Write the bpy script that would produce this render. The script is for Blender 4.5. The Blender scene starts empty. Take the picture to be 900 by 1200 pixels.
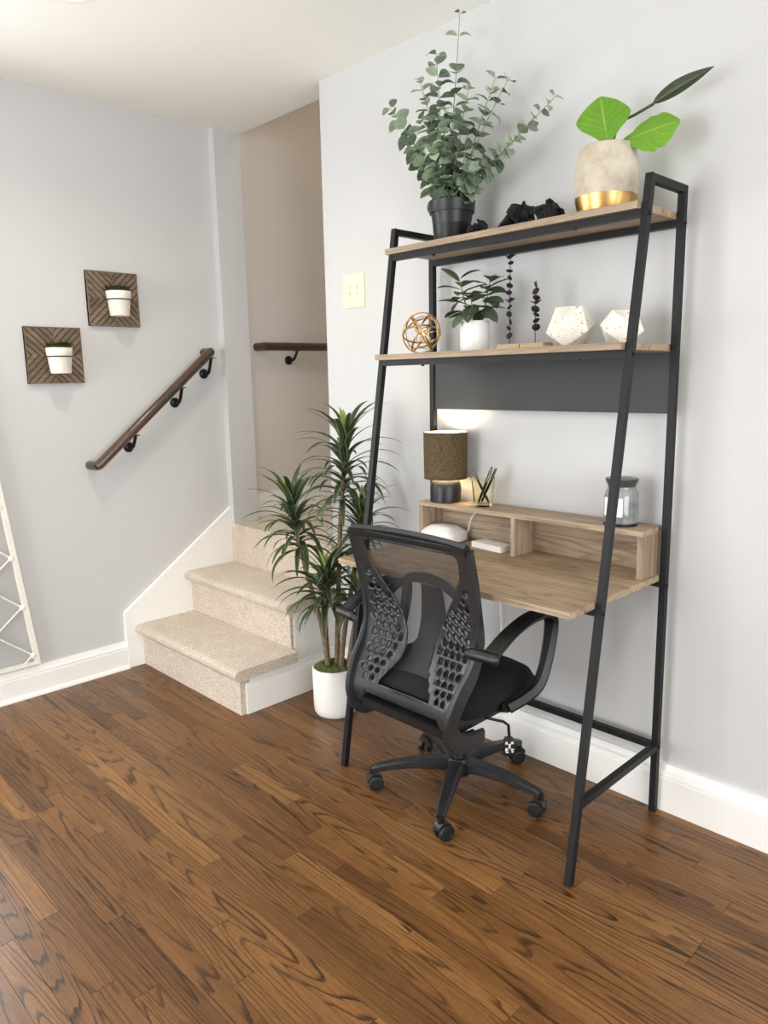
import bpy, bmesh, math, random
from mathutils import Vector, Matrix, Quaternion, Euler
from mathutils.geometry import delaunay_2d_cdt
random.seed(7)
SC = bpy.context.scene
COL = SC.collection
# ------------------------------------------------------------------ camera
cam = bpy.data.cameras.new('camera')
cam.sensor_fit = 'HORIZONTAL'; cam.sensor_width = 36.0; cam.lens = 869.2 / 900 * 36
cam.clip_start = 0.02
co = bpy.data.objects.new('camera', cam); COL.objects.link(co)
co.location = (-2.1011, -0.9374, 1.3366); co.rotation_euler = (1.3932, 0.0189, -0.7756)
SC.camera = co
# ------------------------------------------------------------------ colour management, world, lights
SC.view_settings.view_transform = 'Standard'; SC.view_settings.look = 'None'
SC.view_settings.gamma = 1.0; SC.view_settings.use_curve_mapping = False
SC.view_settings.exposure = 0.44
w = bpy.data.worlds.new('world'); SC.world = w; w.use_nodes = True
w.node_tree.nodes['Background'].inputs[0].default_value = (0.75, 0.85, 1.0, 1)
w.node_tree.nodes['Background'].inputs[1].default_value = 1.0

def area(name, loc, target, sx, sy, power, color):
    l = bpy.data.lights.new(name, 'AREA'); l.shape = 'RECTANGLE'; l.size = sx; l.size_y = sy
    l.energy = power; l.color = color
    o = bpy.data.objects.new(name, l); COL.objects.link(o)
    o.location = loc
    o.rotation_euler = (Vector(target) - Vector(loc)).to_track_quat('-Z', 'Y').to_euler()
    return o
# daylight through the window in the far left wall and through the one behind the camera
area('window_daylight', (-4.93, 1.05, 1.15), (0, 1.05, 1.75), 1.5, 2.1, 74, (0.96, 0.98, 1.0))
area('window_daylight_rear', (-2.4, -3.93, 1.20), (-2.4, 0, 2.2), 3.0, 2.2, 100, (0.96, 0.98, 1.0))
area('window_daylight_left', (-1.72, 2.46, 1.40), (-1.72, 0, 1.40), 0.9, 1.25, 38, (0.95, 0.98, 1.0))
def spot(name, loc, power, color, size=2.6, rad=0.05):
    l = bpy.data.lights.new(name, 'SPOT'); l.energy = power; l.color = color
    l.spot_size = size; l.spot_blend = 0.8; l.shadow_soft_size = rad
    o = bpy.data.objects.new(name, l); COL.objects.link(o); o.location = loc
    return o
WARM = (1.0, 0.88, 0.72)
CEIL_LIGHTS = [(-1.02, 1.50), (-1.02, -0.9), (-3.0, 1.50), (-3.0, -0.9)]
for i, (x, y) in enumerate(CEIL_LIGHTS):
    spot('downlight_glow', (x, y, 2.49), 17, WARM)
l = bpy.data.lights.new('stairwell_glow', 'POINT'); l.energy = 11; l.color = (1.0, 0.86, 0.70); l.shadow_soft_size = 0.12
o = bpy.data.objects.new('stairwell_glow', l); COL.objects.link(o); o.location = (0.75, 0.9, 3.6)

# ------------------------------------------------------------------ node helpers
def mat(name):
    m = bpy.data.materials.new(name); m.use_nodes = True
    nt = m.node_tree; b = nt.nodes['Principled BSDF']
    return m, nt, b
def lin(c):
    return tuple(((v/255)/12.92 if v/255 <= 0.04045 else ((v/255+0.055)/1.055)**2.4) for v in c) + (1,)
def N(nt, t, **kw):
    n = nt.nodes.new(t)
    for k, v in kw.items(): setattr(n, k, v)
    return n
def setin(n, **kw):
    for k, v in kw.items(): n.inputs[k.replace('_', ' ')].default_value = v
def noise(nt, vec, scale, detail=3, rough=0.5, dist=0.0):
    n = N(nt, 'ShaderNodeTexNoise'); n.inputs['Scale'].default_value = scale
    n.inputs['Detail'].default_value = detail; n.inputs['Roughness'].default_value = rough
    n.inputs['Distortion'].default_value = dist
    if vec: nt.links.new(vec, n.inputs['Vector'])
    return n.outputs[0]
def mapping(nt, vec, scale=(1, 1, 1), loc=(0, 0, 0), rot=(0, 0, 0)):
    n = N(nt, 'ShaderNodeMapping'); n.inputs['Scale'].default_value = scale
    n.inputs['Location'].default_value = loc; n.inputs['Rotation'].default_value = rot
    nt.links.new(vec, n.inputs['Vector']); return n.outputs[0]
def ramp(nt, fac, stops):
    n = N(nt, 'ShaderNodeValToRGB'); e = n.color_ramp.elements
    while len(e) < len(stops): e.new(0.5)
    for el, (p, c) in zip(e, stops):
        el.position = p; el.color = c if len(c) == 4 else tuple(c) + (1,)
    nt.links.new(fac, n.inputs['Fac']); return n.outputs['Color']
def math_(nt, op, a, b=None, clamp=False):
    n = N(nt, 'ShaderNodeMath', operation=op, use_clamp=clamp)
    for i, v in enumerate((a, b)):
        if v is None: continue
        if isinstance(v, (int, float)): n.inputs[i].default_value = v
        else: nt.links.new(v, n.inputs[i])
    return n.outputs[0]
def mix(nt, fac, a, b, mode='MIX'):
    n = N(nt, 'ShaderNodeMix', data_type='RGBA', blend_type=mode)
    for i, v in ((0, fac), (6, a), (7, b)):
        if isinstance(v, (int, float)): n.inputs[i].default_value = v
        elif isinstance(v, tuple): n.inputs[i].default_value = v
        else: nt.links.new(v, n.inputs[i])
    return n.outputs[2]
def bump(nt, b, height, strength=0.3, dist=0.002):
    n = N(nt, 'ShaderNodeBump'); n.inputs['Strength'].default_value = strength; n.inputs['Distance'].default_value = dist
    nt.links.new(height, n.inputs['Height']); nt.links.new(n.outputs[0], b.inputs['Normal'])
def coords(nt, kind='Object'):
    return N(nt, 'ShaderNodeTexCoord').outputs[kind]
def simple(name, rgb, rough=0.5, metal=0.0, var=0.08, vscale=30, bmp=0.0, bscale=200, coat=0.0):
    """plain paint / plastic / metal with a little tonal variation and fine relief"""
    m, nt, b = mat(name)
    c = lin(rgb); v = coords(nt)
    n1 = noise(nt, v, vscale, 4)
    dark = tuple(x*(1-var) for x in c[:3]) + (1,); lite = tuple(min(1, x*(1+var)) for x in c[:3]) + (1,)
    nt.links.new(ramp(nt, n1, [(0.3, dark), (0.7, lite)]), b.inputs['Base Color'])
    b.inputs['Roughness'].default_value = rough; b.inputs['Metallic'].default_value = metal
    if coat: b.inputs['Coat Weight'].default_value = coat; b.inputs['Coat Roughness'].default_value = 0.1
    if bmp: bump(nt, b, noise(nt, v, bscale, 3), bmp, 0.001)
    return m

M = {}
M['wall'] = simple('wall_paint', (202, 202, 201), 0.75, var=0.012, vscale=1.5, bmp=0.06, bscale=350)
M['ceiling'] = simple('ceiling_paint', (240, 239, 233), 0.85, var=0.01, vscale=1.5, bmp=0.05, bscale=250)
M['stairwall'] = simple('stairwell_paint', (222, 216, 208), 0.8, var=0.012, vscale=1.5, bmp=0.05, bscale=250)
M['trim'] = simple('trim_paint', (243, 241, 236), 0.35, var=0.01, vscale=5)
M['black_metal'] = simple('black_powder_coat', (22, 23, 25), 0.5, var=0.12, vscale=60, bmp=0.05, bscale=900)
M['black_metal'].node_tree.nodes['Principled BSDF'].inputs['Specular IOR Level'].default_value = 0.3
M['panel_metal'] = simple('charcoal_panel', (36, 40, 41), 0.5, var=0.06, vscale=8)
M['bolt'] = simple('black_bolt', (18, 18, 19), 0.3, metal=0.6)
M['chair_plastic'] = simple('chair_plastic', (38, 39, 41), 0.32, var=0.1, vscale=20, bmp=0.12, bscale=1400)
M['chair_dark'] = simple('chair_dark_plastic', (17, 18, 19), 0.4, var=0.1, vscale=20)
M['wheel'] = simple('caster_wheel', (22, 23, 24), 0.45, var=0.1)
M['chair_fabric'] = simple('seat_fabric', (14, 14, 15), 0.95, var=0.25, vscale=300, bmp=0.5, bscale=700)
M['lumbar'] = simple('lumbar_plastic', (14, 14, 15), 0.6)
M['white_ceramic'] = simple('white_ceramic', (238, 236, 230), 0.4, var=0.015, vscale=20)
M['planter_white'] = simple('planter_white', (240, 234, 222), 0.5, var=0.02, vscale=40)
M['black_plastic'] = simple('nursery_pot_plastic', (20, 21, 21), 0.4, var=0.1)
M['black_coral'] = simple('black_coral', (16, 16, 17), 0.8, var=0.4, vscale=80, bmp=0.6, bscale=160)
M['bead'] = simple('black_disc', (20, 15, 15), 0.7, var=0.3, vscale=90)
M['rail_bracket'] = simple('oil_rubbed_bracket', (28, 24, 23), 0.35, metal=0.5)
M['plate'] = simple('outlet_plate', (240, 229, 192), 0.4, var=0.01)
M['slot'] = simple('outlet_slot', (190, 178, 150), 0.5)
M['white_plastic'] = simple('white_plastic', (226, 224, 222), 0.3, var=0.01)
M['paper'] = simple('white_card', (238, 234, 234), 0.6, var=0.02)
M['print'] = simple('grey_print', (170, 165, 165), 0.6)
M['lampbase'] = simple('matte_black_ceramic', (24, 25, 27), 0.38, var=0.1)
M['cane'] = simple('grey_cane', (120, 100, 80), 0.85, var=0.35, vscale=90, bmp=0.5, bscale=220)
M['stem_brown'] = simple('brown_stem', (92, 70, 48), 0.8, var=0.3, vscale=120)
M['stem_green'] = simple('green_stem', (120, 128, 84), 0.7, var=0.2, vscale=120)
M['pen_black'] = simple('pen_black', (24, 24, 26), 0.3)
M['pen_metal'] = simple('pen_metal', (200, 200, 200), 0.25, metal=1.0)
M['wax_label'] = simple('jar_label', (240, 240, 238), 0.6, var=0.01)
M['jar_lid'] = simple('smoked_lid', (62, 64, 66), 0.25, var=0.1)
M['cord_white'] = simple('white_cord', (235, 233, 228), 0.4)
M['vent'] = simple('lens_white', (250, 245, 235), 0.4)

def make_emit(name, col, strength):
    m, nt, b = mat(name)
    b.inputs['Emission Color'].default_value = col; b.inputs['Emission Strength'].default_value = strength
    b.inputs['Base Color'].default_value = (0.9, 0.88, 0.82, 1)
    return m
M['bulb'] = make_emit('lit_bulb', (1.0, 0.78, 0.5, 1), 12)
M['lens'] = make_emit('downlight_lens', (1.0, 0.9, 0.75, 1), 6)

# glass
def glass(name, col, rough=0.0, ior=1.45):
    m, nt, b = mat(name)
    b.inputs['Base Color'].default_value = col; b.inputs['Transmission Weight'].default_value = 1.0
    b.inputs['Roughness'].default_value = rough; b.inputs['IOR'].default_value = ior
    return m
M['cup_glass'] = glass('amber_tinted_glass', (0.975, 0.955, 0.80, 1), 0.02, 1.15)
M['window_glass'] = glass('window_glass', (0.97, 0.98, 0.98, 1), 0.0, 1.05)
m, nt, b = mat('smoked_jar'); M['jar'] = m
v = coords(nt)
nt.links.new(ramp(nt, noise(nt, mapping(nt, v, (1, 1, 1.5)), 14, 3), [(0.3, lin((104, 108, 106))), (0.7, lin((150, 154, 150)))]), b.inputs['Base Color'])
b.inputs['Roughness'].default_value = 0.12; b.inputs['Coat Weight'].default_value = 0.6

# gold / brass / concrete
M['gold'] = simple('brushed_gold', (214, 176, 118), 0.3, metal=1.0, var=0.15, vscale=60)
m, nt, b = mat('concrete_gold_dip'); M['concrete'] = m
v = coords(nt)
sep = N(nt, 'ShaderNodeSeparateXYZ'); nt.links.new(v, sep.inputs[0])
conc = ramp(nt, noise(nt, v, 16, 6, 0.65), [(0.25, lin((164, 152, 130))), (0.5, lin((196, 186, 166))), (0.8, lin((214, 206, 190)))])
nz = noise(nt, v, 30, 3)
edge = math_(nt, 'ADD', sep.outputs[2], math_(nt, 'MULTIPLY', math_(nt, 'SUBTRACT', nz, 0.5), 0.006))
isg = math_(nt, 'LESS_THAN', edge, 0.052)
nt.links.new(mix(nt, isg, conc, lin((214, 170, 108))), b.inputs['Base Color'])
nt.links.new(isg, b.inputs['Metallic'])
nt.links.new(math_(nt, 'SUBTRACT', 0.8, math_(nt, 'MULTIPLY', isg, 0.48)), b.inputs['Roughness'])
bump(nt, b, noise(nt, v, 80, 5, 0.7), 0.25, 0.002)

# terrazzo: cream with flecks
m, nt, b = mat('terrazzo'); M['terrazzo'] = m
v = coords(nt)
base = ramp(nt, noise(nt, v, 30, 3), [(0.3, lin((232, 226, 212))), (0.7, lin((244, 240, 230)))])
def flecks(nt, v, scale, thr, seed):
    vo = N(nt, 'ShaderNodeTexVoronoi', feature='F1'); vo.inputs['Scale'].default_value = scale
    nt.links.new(mapping(nt, v, (1, 1, 1.3), (seed, seed*2, seed)), vo.inputs['Vector'])
    s = N(nt, 'ShaderNodeSeparateColor'); nt.links.new(vo.outputs['Color'], s.inputs[0])
    near = math_(nt, 'LESS_THAN', math_(nt, 'ADD', vo.outputs['Distance'], math_(nt, 'MULTIPLY', noise(nt, v, scale*4, 1), 0.2)), 0.36)
    pick = math_(nt, 'LESS_THAN', s.outputs[0], thr)
    return math_(nt, 'MULTIPLY', near, pick), s.outputs[1]
f1, c1 = flecks(nt, v, 85, 0.3, 3.1)
f2, c2 = flecks(nt, v, 180, 0.28, 8.7)
colf = ramp(nt, c1, [(0.0, lin((196, 140, 84))), (0.5, lin((206, 190, 170))), (0.75, lin((120, 100, 84))), (1.0, lin((214, 160, 110)))])
colf2 = ramp(nt, c2, [(0.0, lin((150, 130, 112))), (0.6, lin((190, 150, 110))), (1.0, lin((130, 116, 104)))])
nt.links.new(mix(nt, f2, mix(nt, f1, base, colf), colf2), b.inputs['Base Color'])
b.inputs['Roughness'].default_value = 0.5

# ---- wood builder: contour lines of stretched noise give cathedral grain
def wood(name, axis, dark, mid, lite, line, ring=26, stretch=(9, 0.9), rough=0.35, line_amt=0.6, perobj=True,
         coat=0.0, tone=0.5, kind='Object', pore=0.4, knots=0.0, bmp=0.15, sharp=False):
    m, nt, b = mat(name)
    v = coords(nt, kind)
    if axis == 'x': v = mapping(nt, v, rot=(0, 0, math.pi/2))
    elif axis == 'z': v = mapping(nt, v, rot=(math.pi/2, 0, 0))
    if perobj:
        oi = N(nt, 'ShaderNodeObjectInfo')
        cb = N(nt, 'ShaderNodeCombineXYZ')
        nt.links.new(math_(nt, 'MULTIPLY', oi.outputs['Random'], 37.0), cb.inputs[0])
        nt.links.new(math_(nt, 'MULTIPLY', oi.outputs['Random'], 91.0), cb.inputs[1])
        va = N(nt, 'ShaderNodeVectorMath', operation='ADD'); nt.links.new(v, va.inputs[0]); nt.links.new(cb.outputs[0], va.inputs[1])
        v = va.outputs[0]; rnd = oi.outputs['Random']
    # grain figure
    vs = mapping(nt, v, (stretch[0], stretch[1], stretch[0]))
    n1 = noise(nt, vs, 1.0, 2, 0.35, 0.25)
    wob = noise(nt, mapping(nt, v, (60, 9, 60)), 1.0, 2)
    f = math_(nt, 'ADD', math_(nt, 'MULTIPLY', n1, ring), math_(nt, 'MULTIPLY', wob, 0.55))
    fr = math_(nt, 'FRACT', f)
    # asymmetric early-wood line: sharp one side, fading the other
    fine = noise(nt, mapping(nt, v, (700, 14, 700)), 1.0, 2, 0.6)
    ln = ramp(nt, fr, [(0.0, (0, 0, 0)), (0.55, (0, 0, 0)), (0.9, (1, 1, 1)), (1.0, (0.1, 0.1, 0.1))])
    if sharp: ln = ramp(nt, fr, [(0.0, (0, 0, 0)), (0.58, (0, 0, 0)), (0.80, (1, 1, 1)), (0.88, (1, 1, 1)), (0.95, (0, 0, 0))])
    broken = ramp(nt, fine, [(0.36, (0.5, 0.5, 0.5)), (0.56, (1, 1, 1))])
    lf = math_(nt, 'MULTIPLY', ln, broken)
    strong = ramp(nt, noise(nt, mapping(nt, v, (6, 0.8, 6), (5, 3, 1)), 1.0, 2), [(0.3, (0.4, 0.4, 0.4)), (0.6, (1, 1, 1))])
    lf = math_(nt, 'MULTIPLY', math_(nt, 'MULTIPLY', lf, strong), line_amt)
    tonef = noise(nt, mapping(nt, v, (5, 0.7, 5), (2, 9, 4)), 1.0, 4, 0.6)
    if perobj:
        t2 = math_(nt, 'ADD', math_(nt, 'MULTIPLY', tonef, 1-tone), math_(nt, 'MULTIPLY', math_(nt, 'FRACT', math_(nt, 'MULTIPLY', rnd, 173.3)), tone))
    else: t2 = tonef
    base = ramp(nt, t2, [(0.18, dark), (0.5, mid), (0.85, lite)])
    streak = ramp(nt, noise(nt, mapping(nt, v, (180, 3.5, 180) if name == 'oak_floor' else (60, 1.6, 60)), 1.0, 5, 0.7), [(0.28, (0.62, 0.62, 0.62)), (0.72, (1.2, 1.2, 1.2))])
    base = mix(nt, 1.0, base, streak, 'MULTIPLY')
    spk = ramp(nt, noise(nt, mapping(nt, v, (420, 170, 420)), 1.0, 3, 0.8), [(0.32, (0.62, 0.62, 0.62)), (0.68, (1.32, 1.32, 1.32))])
    base = mix(nt, 0.8 if sharp else 0.35, base, mix(nt, 1.0, base, spk, 'MULTIPLY'))
    pr = ramp(nt, fine, [(0.30, (1, 1, 1)), (0.46, (0, 0, 0))])
    base = mix(nt, math_(nt, 'MULTIPLY', pr, pore), base, line)
    c = mix(nt, lf, base, line)
    nt.links.new(c, b.inputs['Base Color'])
    nt.links.new(math_(nt, 'ADD', math_(nt, 'MULTIPLY', noise(nt, v, 5, 3), 0.12), rough-0.06), b.inputs['Roughness'])
    if coat: b.inputs['Coat Weight'].default_value = coat; b.inputs['Coat Roughness'].default_value = 0.2
    if bmp: bump(nt, b, math_(nt, 'SUBTRACT', 1.0, math_(nt, 'ADD', lf, math_(nt, 'MULTIPLY', pr, 0.3))), bmp, 0.0006)
    return m
M['floor'] = wood('oak_floor', 'y', lin((86, 57, 31)), lin((127, 87, 48)), lin((162, 117, 68)), lin((32, 18, 8)),
                  ring=25, stretch=(9.0, 0.62), rough=0.31, line_amt=1.0, tone=0.27, pore=0.6, bmp=0.1, sharp=True)
GO = dict(dark=lin((112, 92, 70)), mid=lin((168, 146, 120)), lite=lin((208, 188, 160)), line=lin((76, 60, 47)))
M['floor'].node_tree.nodes['Principled BSDF'].inputs['Specular IOR Level'].default_value = 0.38
M['desk_wood'] = wood('rustic_oak_laminate', 'y', ring=16, stretch=(11, 0.9), rough=0.55, line_amt=0.65, tone=0.12, pore=0.35, bmp=0.1, **GO)
M['desk_wood_z'] = wood('rustic_oak_upright', 'z', ring=16, stretch=(11, 0.9), rough=0.55, line_amt=0.65, tone=0.12, pore=0.35, bmp=0.1, **GO)
M['rail_wood'] = wood('stained_handrail', 'x', lin((48, 34, 24)), lin((72, 53, 38)), lin((98, 75, 54)), lin((28, 19, 14)),
                      ring=14, stretch=(20, 1.5), rough=0.28, line_amt=0.5, tone=0.05, pore=0.3, coat=0.4)
M['slat_wood'] = wood('weathered_slat', 'x', lin((98, 82, 66)), lin((122, 104, 85)), lin((146, 128, 106)), lin((66, 54, 44)),
                      ring=10, stretch=(30, 4), rough=0.75, line_amt=0.5, tone=0.4, pore=0.3)
M['slat_dark'] = simple('planter_backing', (84, 68, 54), 0.85, var=0.2, vscale=90)
M['block_wood'] = wood('pale_block', 'y', lin((190, 160, 126)), lin((210, 182, 148)), lin((226, 202, 172)), lin((160, 128, 96)),
                       ring=10, stretch=(30, 3), rough=0.6, line_amt=0.35, tone=0.1, pore=0.1)

# carpet
m, nt, b = mat('carpet'); M['carpet'] = m
v = coords(nt)
sp = noise(nt, v, 170, 4, 0.75); big = noise(nt, v, 9, 4, 0.6)
c0 = ramp(nt, sp, [(0.34, lin((160, 142, 122))), (0.46, lin((220, 204, 184))), (0.66, lin((246, 234, 216)))])
c0 = mix(nt, 1.0, c0, ramp(nt, big, [(0.3, (0.9, 0.9, 0.9)), (0.7, (1.06, 1.05, 1.04))]), 'MULTIPLY')
vo = N(nt, 'ShaderNodeTexVoronoi', feature='F1'); vo.inputs['Scale'].default_value = 60; vo.inputs['Randomness'].default_value = 0.25
nt.links.new(v, vo.inputs['Vector'])
c0 = mix(nt, math_(nt, 'MULTIPLY', ramp(nt, vo.outputs['Distance'], [(0.1, (1, 1, 1)), (0.45, (0, 0, 0))]), 0.22), c0, lin((196, 170, 142)))
nt.links.new(c0, b.inputs['Base Color']); b.inputs['Roughness'].default_value = 1.0
b.inputs['Sheen Weight'].default_value = 0.3
bump(nt, b, math_(nt, 'ADD', noise(nt, v, 260, 4, 0.8), math_(nt, 'MULTIPLY', vo.outputs['Distance'], 1.2)), 0.8, 0.006)

# moss
m, nt, b = mat('moss'); M['moss'] = m
nt.links.new(ramp(nt, noise(nt, coords(nt), 140, 4, 0.7), [(0.3, lin((40, 46, 20))), (0.5, lin((84, 92, 42))), (0.75, lin((130, 134, 72)))]), b.inputs['Base Color'])
b.inputs['Roughness'].default_value = 0.95
# leaves
def leafmat(name, a, c, vein, rough=0.45, trans=0.25, margin=None):
    m, nt, b = mat(name)
    uv = N(nt, 'ShaderNodeUVMap').outputs[0]
    sep = N(nt, 'ShaderNodeSeparateXYZ'); nt.links.new(uv, sep.inputs[0])
    oi = N(nt, 'ShaderNodeObjectInfo')
    n1 = noise(nt, mapping(nt, uv, (2, 5, 1)), 2, 3)
    f = math_(nt, 'ADD', math_(nt, 'MULTIPLY', n1, 0.5), math_(nt, 'MULTIPLY', oi.outputs['Random'], 0.5))
    col = ramp(nt, f, [(0.25, a), (0.75, c)])
    d = math_(nt, 'ABSOLUTE', math_(nt, 'SUBTRACT', sep.outputs[0], 0.5))   # 0 at midrib .. 0.5 at the margin
    if margin:
        st = ramp(nt, d, [(0.0, (0.7, 0.7, 0.7)), (0.06, (0, 0, 0)), (0.30, (0, 0, 0)), (0.40, (1, 1, 1)), (0.5, (1, 1, 1))])
        col = mix(nt, math_(nt, 'MULTIPLY', st, 0.75), col, margin)
    else:
        mid = ramp(nt, d, [(0.0, (1, 1, 1)), (0.035, (0, 0, 0))])
        # side veins: v + |u| saw
        s = math_(nt, 'FRACT', math_(nt, 'SUBTRACT', math_(nt, 'MULTIPLY', sep.outputs[1], 7.0), math_(nt, 'MULTIPLY', d, 5.0)))
        sv = ramp(nt, s, [(0.0, (1, 1, 1)), (0.10, (0, 0, 0)), (0.93, (0, 0, 0)), (1.0, (1, 1, 1))])
        vv = math_(nt, 'MAXIMUM', mid, math_(nt, 'MULTIPLY', sv, 0.6))
        col = mix(nt, math_(nt, 'MULTIPLY', vv, 0.6), col, vein)
        bump(nt, b, vv, 0.4, 0.002)
    nt.links.new(col, b.inputs['Base Color']); b.inputs['Roughness'].default_value = rough
    out = nt.nodes['Material Output']
    tr = N(nt, 'ShaderNodeBsdfTranslucent'); nt.links.new(col, tr.inputs[0])
    mx = N(nt, 'ShaderNodeMixShader'); mx.inputs[0].default_value = trans
    nt.links.new(b.outputs[0], mx.inputs[1]); nt.links.new(tr.outputs[0], mx.inputs[2]); nt.links.new(mx.outputs[0], out.inputs[0])
    return m
M['euc_leaf'] = leafmat('eucalyptus_leaf', lin((76, 96, 80)), lin((182, 200, 170)), lin((176, 188, 160)), 0.6)
M['drac_leaf'] = leafmat('dracaena_leaf', lin((30, 44, 28)), lin((62, 82, 50)), lin((90, 110, 60)), 0.4, 0.2, margin=lin((138, 150, 108)))
M['drac_young'] = leafmat('dracaena_young_leaf', lin((120, 148, 60)), lin((176, 196, 104)), lin((190, 200, 120)), 0.45, 0.3, margin=lin((190, 200, 130)))
M['fig_leaf'] = leafmat('fig_leaf', lin((92, 146, 34)), lin((116, 170, 48)), lin((178, 206, 98)), 0.4, 0.3)
M['fig_dark'] = leafmat('fig_dark_leaf', lin((50, 62, 42)), lin((78, 90, 62)), lin((130, 136, 70)), 0.4, 0.15)
M['sage_leaf'] = leafmat('sage_leaf', lin((56, 76, 58)), lin((96, 116, 88)), lin((146, 160, 116)), 0.5, 0.2)
M['herb_leaf'] = leafmat('herb_leaf', lin((42, 52, 26)), lin((84, 92, 52)), lin((96, 100, 60)), 0.6, 0.2)

# chair mesh: open weave (real transparency between threads)
m, nt, b = mat('chair_mesh'); M['mesh'] = m
v = coords(nt)
sep = N(nt, 'ShaderNodeSeparateXYZ'); nt.links.new(v, sep.inputs[0])
k = 2*math.pi/0.0034
a1 = math_(nt, 'SINE', math_(nt, 'MULTIPLY', math_(nt, 'ADD', sep.outputs[1], sep.outputs[2]), k))
a2 = math_(nt, 'SINE', math_(nt, 'MULTIPLY', math_(nt, 'SUBTRACT', sep.outputs[1], sep.outputs[2]), k))
hole = math_(nt, 'GREATER_THAN', math_(nt, 'MULTIPLY', a1, a2), 0.12)
tr = N(nt, 'ShaderNodeBsdfTransparent'); mx = N(nt, 'ShaderNodeMixShader')
b.inputs['Base Color'].default_value = lin((50, 49, 48)); b.inputs['Roughness'].default_value = 0.6
nt.links.new(hole, mx.inputs[0]); nt.links.new(b.outputs[0], mx.inputs[1]); nt.links.new(tr.outputs[0], mx.inputs[2])
nt.links.new(mx.outputs[0], nt.nodes['Material Output'].inputs[0])

# lamp shade: dark woven linen that lets light through
m, nt, b = mat('linen_shade'); M['shade'] = m
v = coords(nt)
wv = math_(nt, 'ADD', noise(nt, mapping(nt, v, (90, 90, 900)), 1, 2), noise(nt, mapping(nt, v, (700, 700, 60)), 1, 2))
colr = ramp(nt, wv, [(0.7, lin((30, 29, 28))), (1.3, lin((84, 80, 72)))])
nt.links.new(colr, b.inputs['Base Color']); b.inputs['Roughness'].default_value = 0.9
tr = N(nt, 'ShaderNodeBsdfTranslucent')
nt.links.new(ramp(nt, wv, [(0.75, lin((96, 86, 66))), (1.25, lin((198, 182, 150)))]), tr.inputs[0])
mx = N(nt, 'ShaderNodeMixShader'); mx.inputs[0].default_value = 0.6
nt.links.new(b.outputs[0], mx.inputs[1]); nt.links.new(tr.outputs[0], mx.inputs[2]); nt.links.new(mx.outputs[0], nt.nodes['Material Output'].inputs[0])
bump(nt, b, wv, 0.4, 0.001)
M['shade_lining'] = simple('shade_lining', (238, 228, 208), 0.8)
m, nt, b = mat('sheer_fabric'); M['trellis_fabric'] = m
b.inputs['Base Color'].default_value = lin((206, 204, 200)); b.inputs['Roughness'].default_value = 0.9
tr = N(nt, 'ShaderNodeBsdfTranslucent'); tr.inputs[0].default_value = (.8, .8, .8, 1)
mx = N(nt, 'ShaderNodeMixShader'); mx.inputs[0].default_value = 0.5
nt.links.new(b.outputs[0], mx.inputs[1]); nt.links.new(tr.outputs[0], mx.inputs[2])
tp = N(nt, 'ShaderNodeBsdfTransparent'); mx2 = N(nt, 'ShaderNodeMixShader'); mx2.inputs[0].default_value = 0.3
nt.links.new(mx.outputs[0], mx2.inputs[1]); nt.links.new(tp.outputs[0], mx2.inputs[2]); nt.links.new(mx2.outputs[0], nt.nodes['Material Output'].inputs[0])
M['white_cord_rope'] = simple('cream_rope', (236, 232, 222), 0.8, var=0.04, vscale=80)

# ------------------------------------------------------------------ mesh helpers
def empty(name, loc=(0, 0, 0), label=None, cat=None, group=None, rz=0):
    o = bpy.data.objects.new(name, None); o.empty_display_size = 0.05; COL.objects.link(o)
    o.location = loc; o.rotation_euler = (0, 0, rz); tag(o, label, cat, group); return o
def tag(o, label=None, cat=None, group=None, kind=None):
    if label: o['label'] = label
    if cat: o['category'] = cat
    if group: o['group'] = group
    if kind: o['kind'] = kind
    return o
def link(name, me, m, parent=None, smooth=False, loc=None):
    o = bpy.data.objects.new(name, me); COL.objects.link(o)
    if m is not None and not me.materials: me.materials.append(m)
    if parent: o.parent = parent
    if loc is not None: o.location = loc
    if smooth: shade(me)
    return o
def shade(me, ang=40):
    me.polygons.foreach_set('use_smooth', [True]*len(me.polygons))
    bm = bmesh.new(); bm.from_mesh(me)
    for e in bm.edges:
        if len(e.link_faces) == 2 and e.calc_face_angle(0) > math.radians(ang): e.smooth = False
    bm.to_mesh(me); bm.free(); me.update()
def obj(name, bm, m, parent=None, smooth=False, bevel=0, loc=None, seg=2):
    if bevel:
        bmesh.ops.bevel(bm, geom=[e for e in bm.edges if len(e.link_faces) == 2 and e.calc_face_angle(0) > 0.5],
                        offset=bevel, segments=seg, affect='EDGES', profile=0.5, clamp_overlap=True)
    me = bpy.data.meshes.new(name); bmesh.ops.recalc_face_normals(bm, faces=bm.faces); bm.to_mesh(me); bm.free()
    if smooth: shade(me)
    return link(name, me, m, parent, False, loc)
def box(x0, x1, y0, y1, z0, z1, bm=None, mtx=None):
    bm = bm or bmesh.new()
    vs = [bm.verts.new((x, y, z)) for x in (x0, x1) for y in (y0, y1) for z in (z0, z1)]
    if mtx:
        for v in vs: v.co = mtx @ v.co
    for f in ((0, 1, 3, 2), (4, 6, 7, 5), (0, 4, 5, 1), (2, 3, 7, 6), (0, 2, 6, 4), (1, 5, 7, 3)):
        bm.faces.new([vs[i] for i in f])
    return bm
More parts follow.
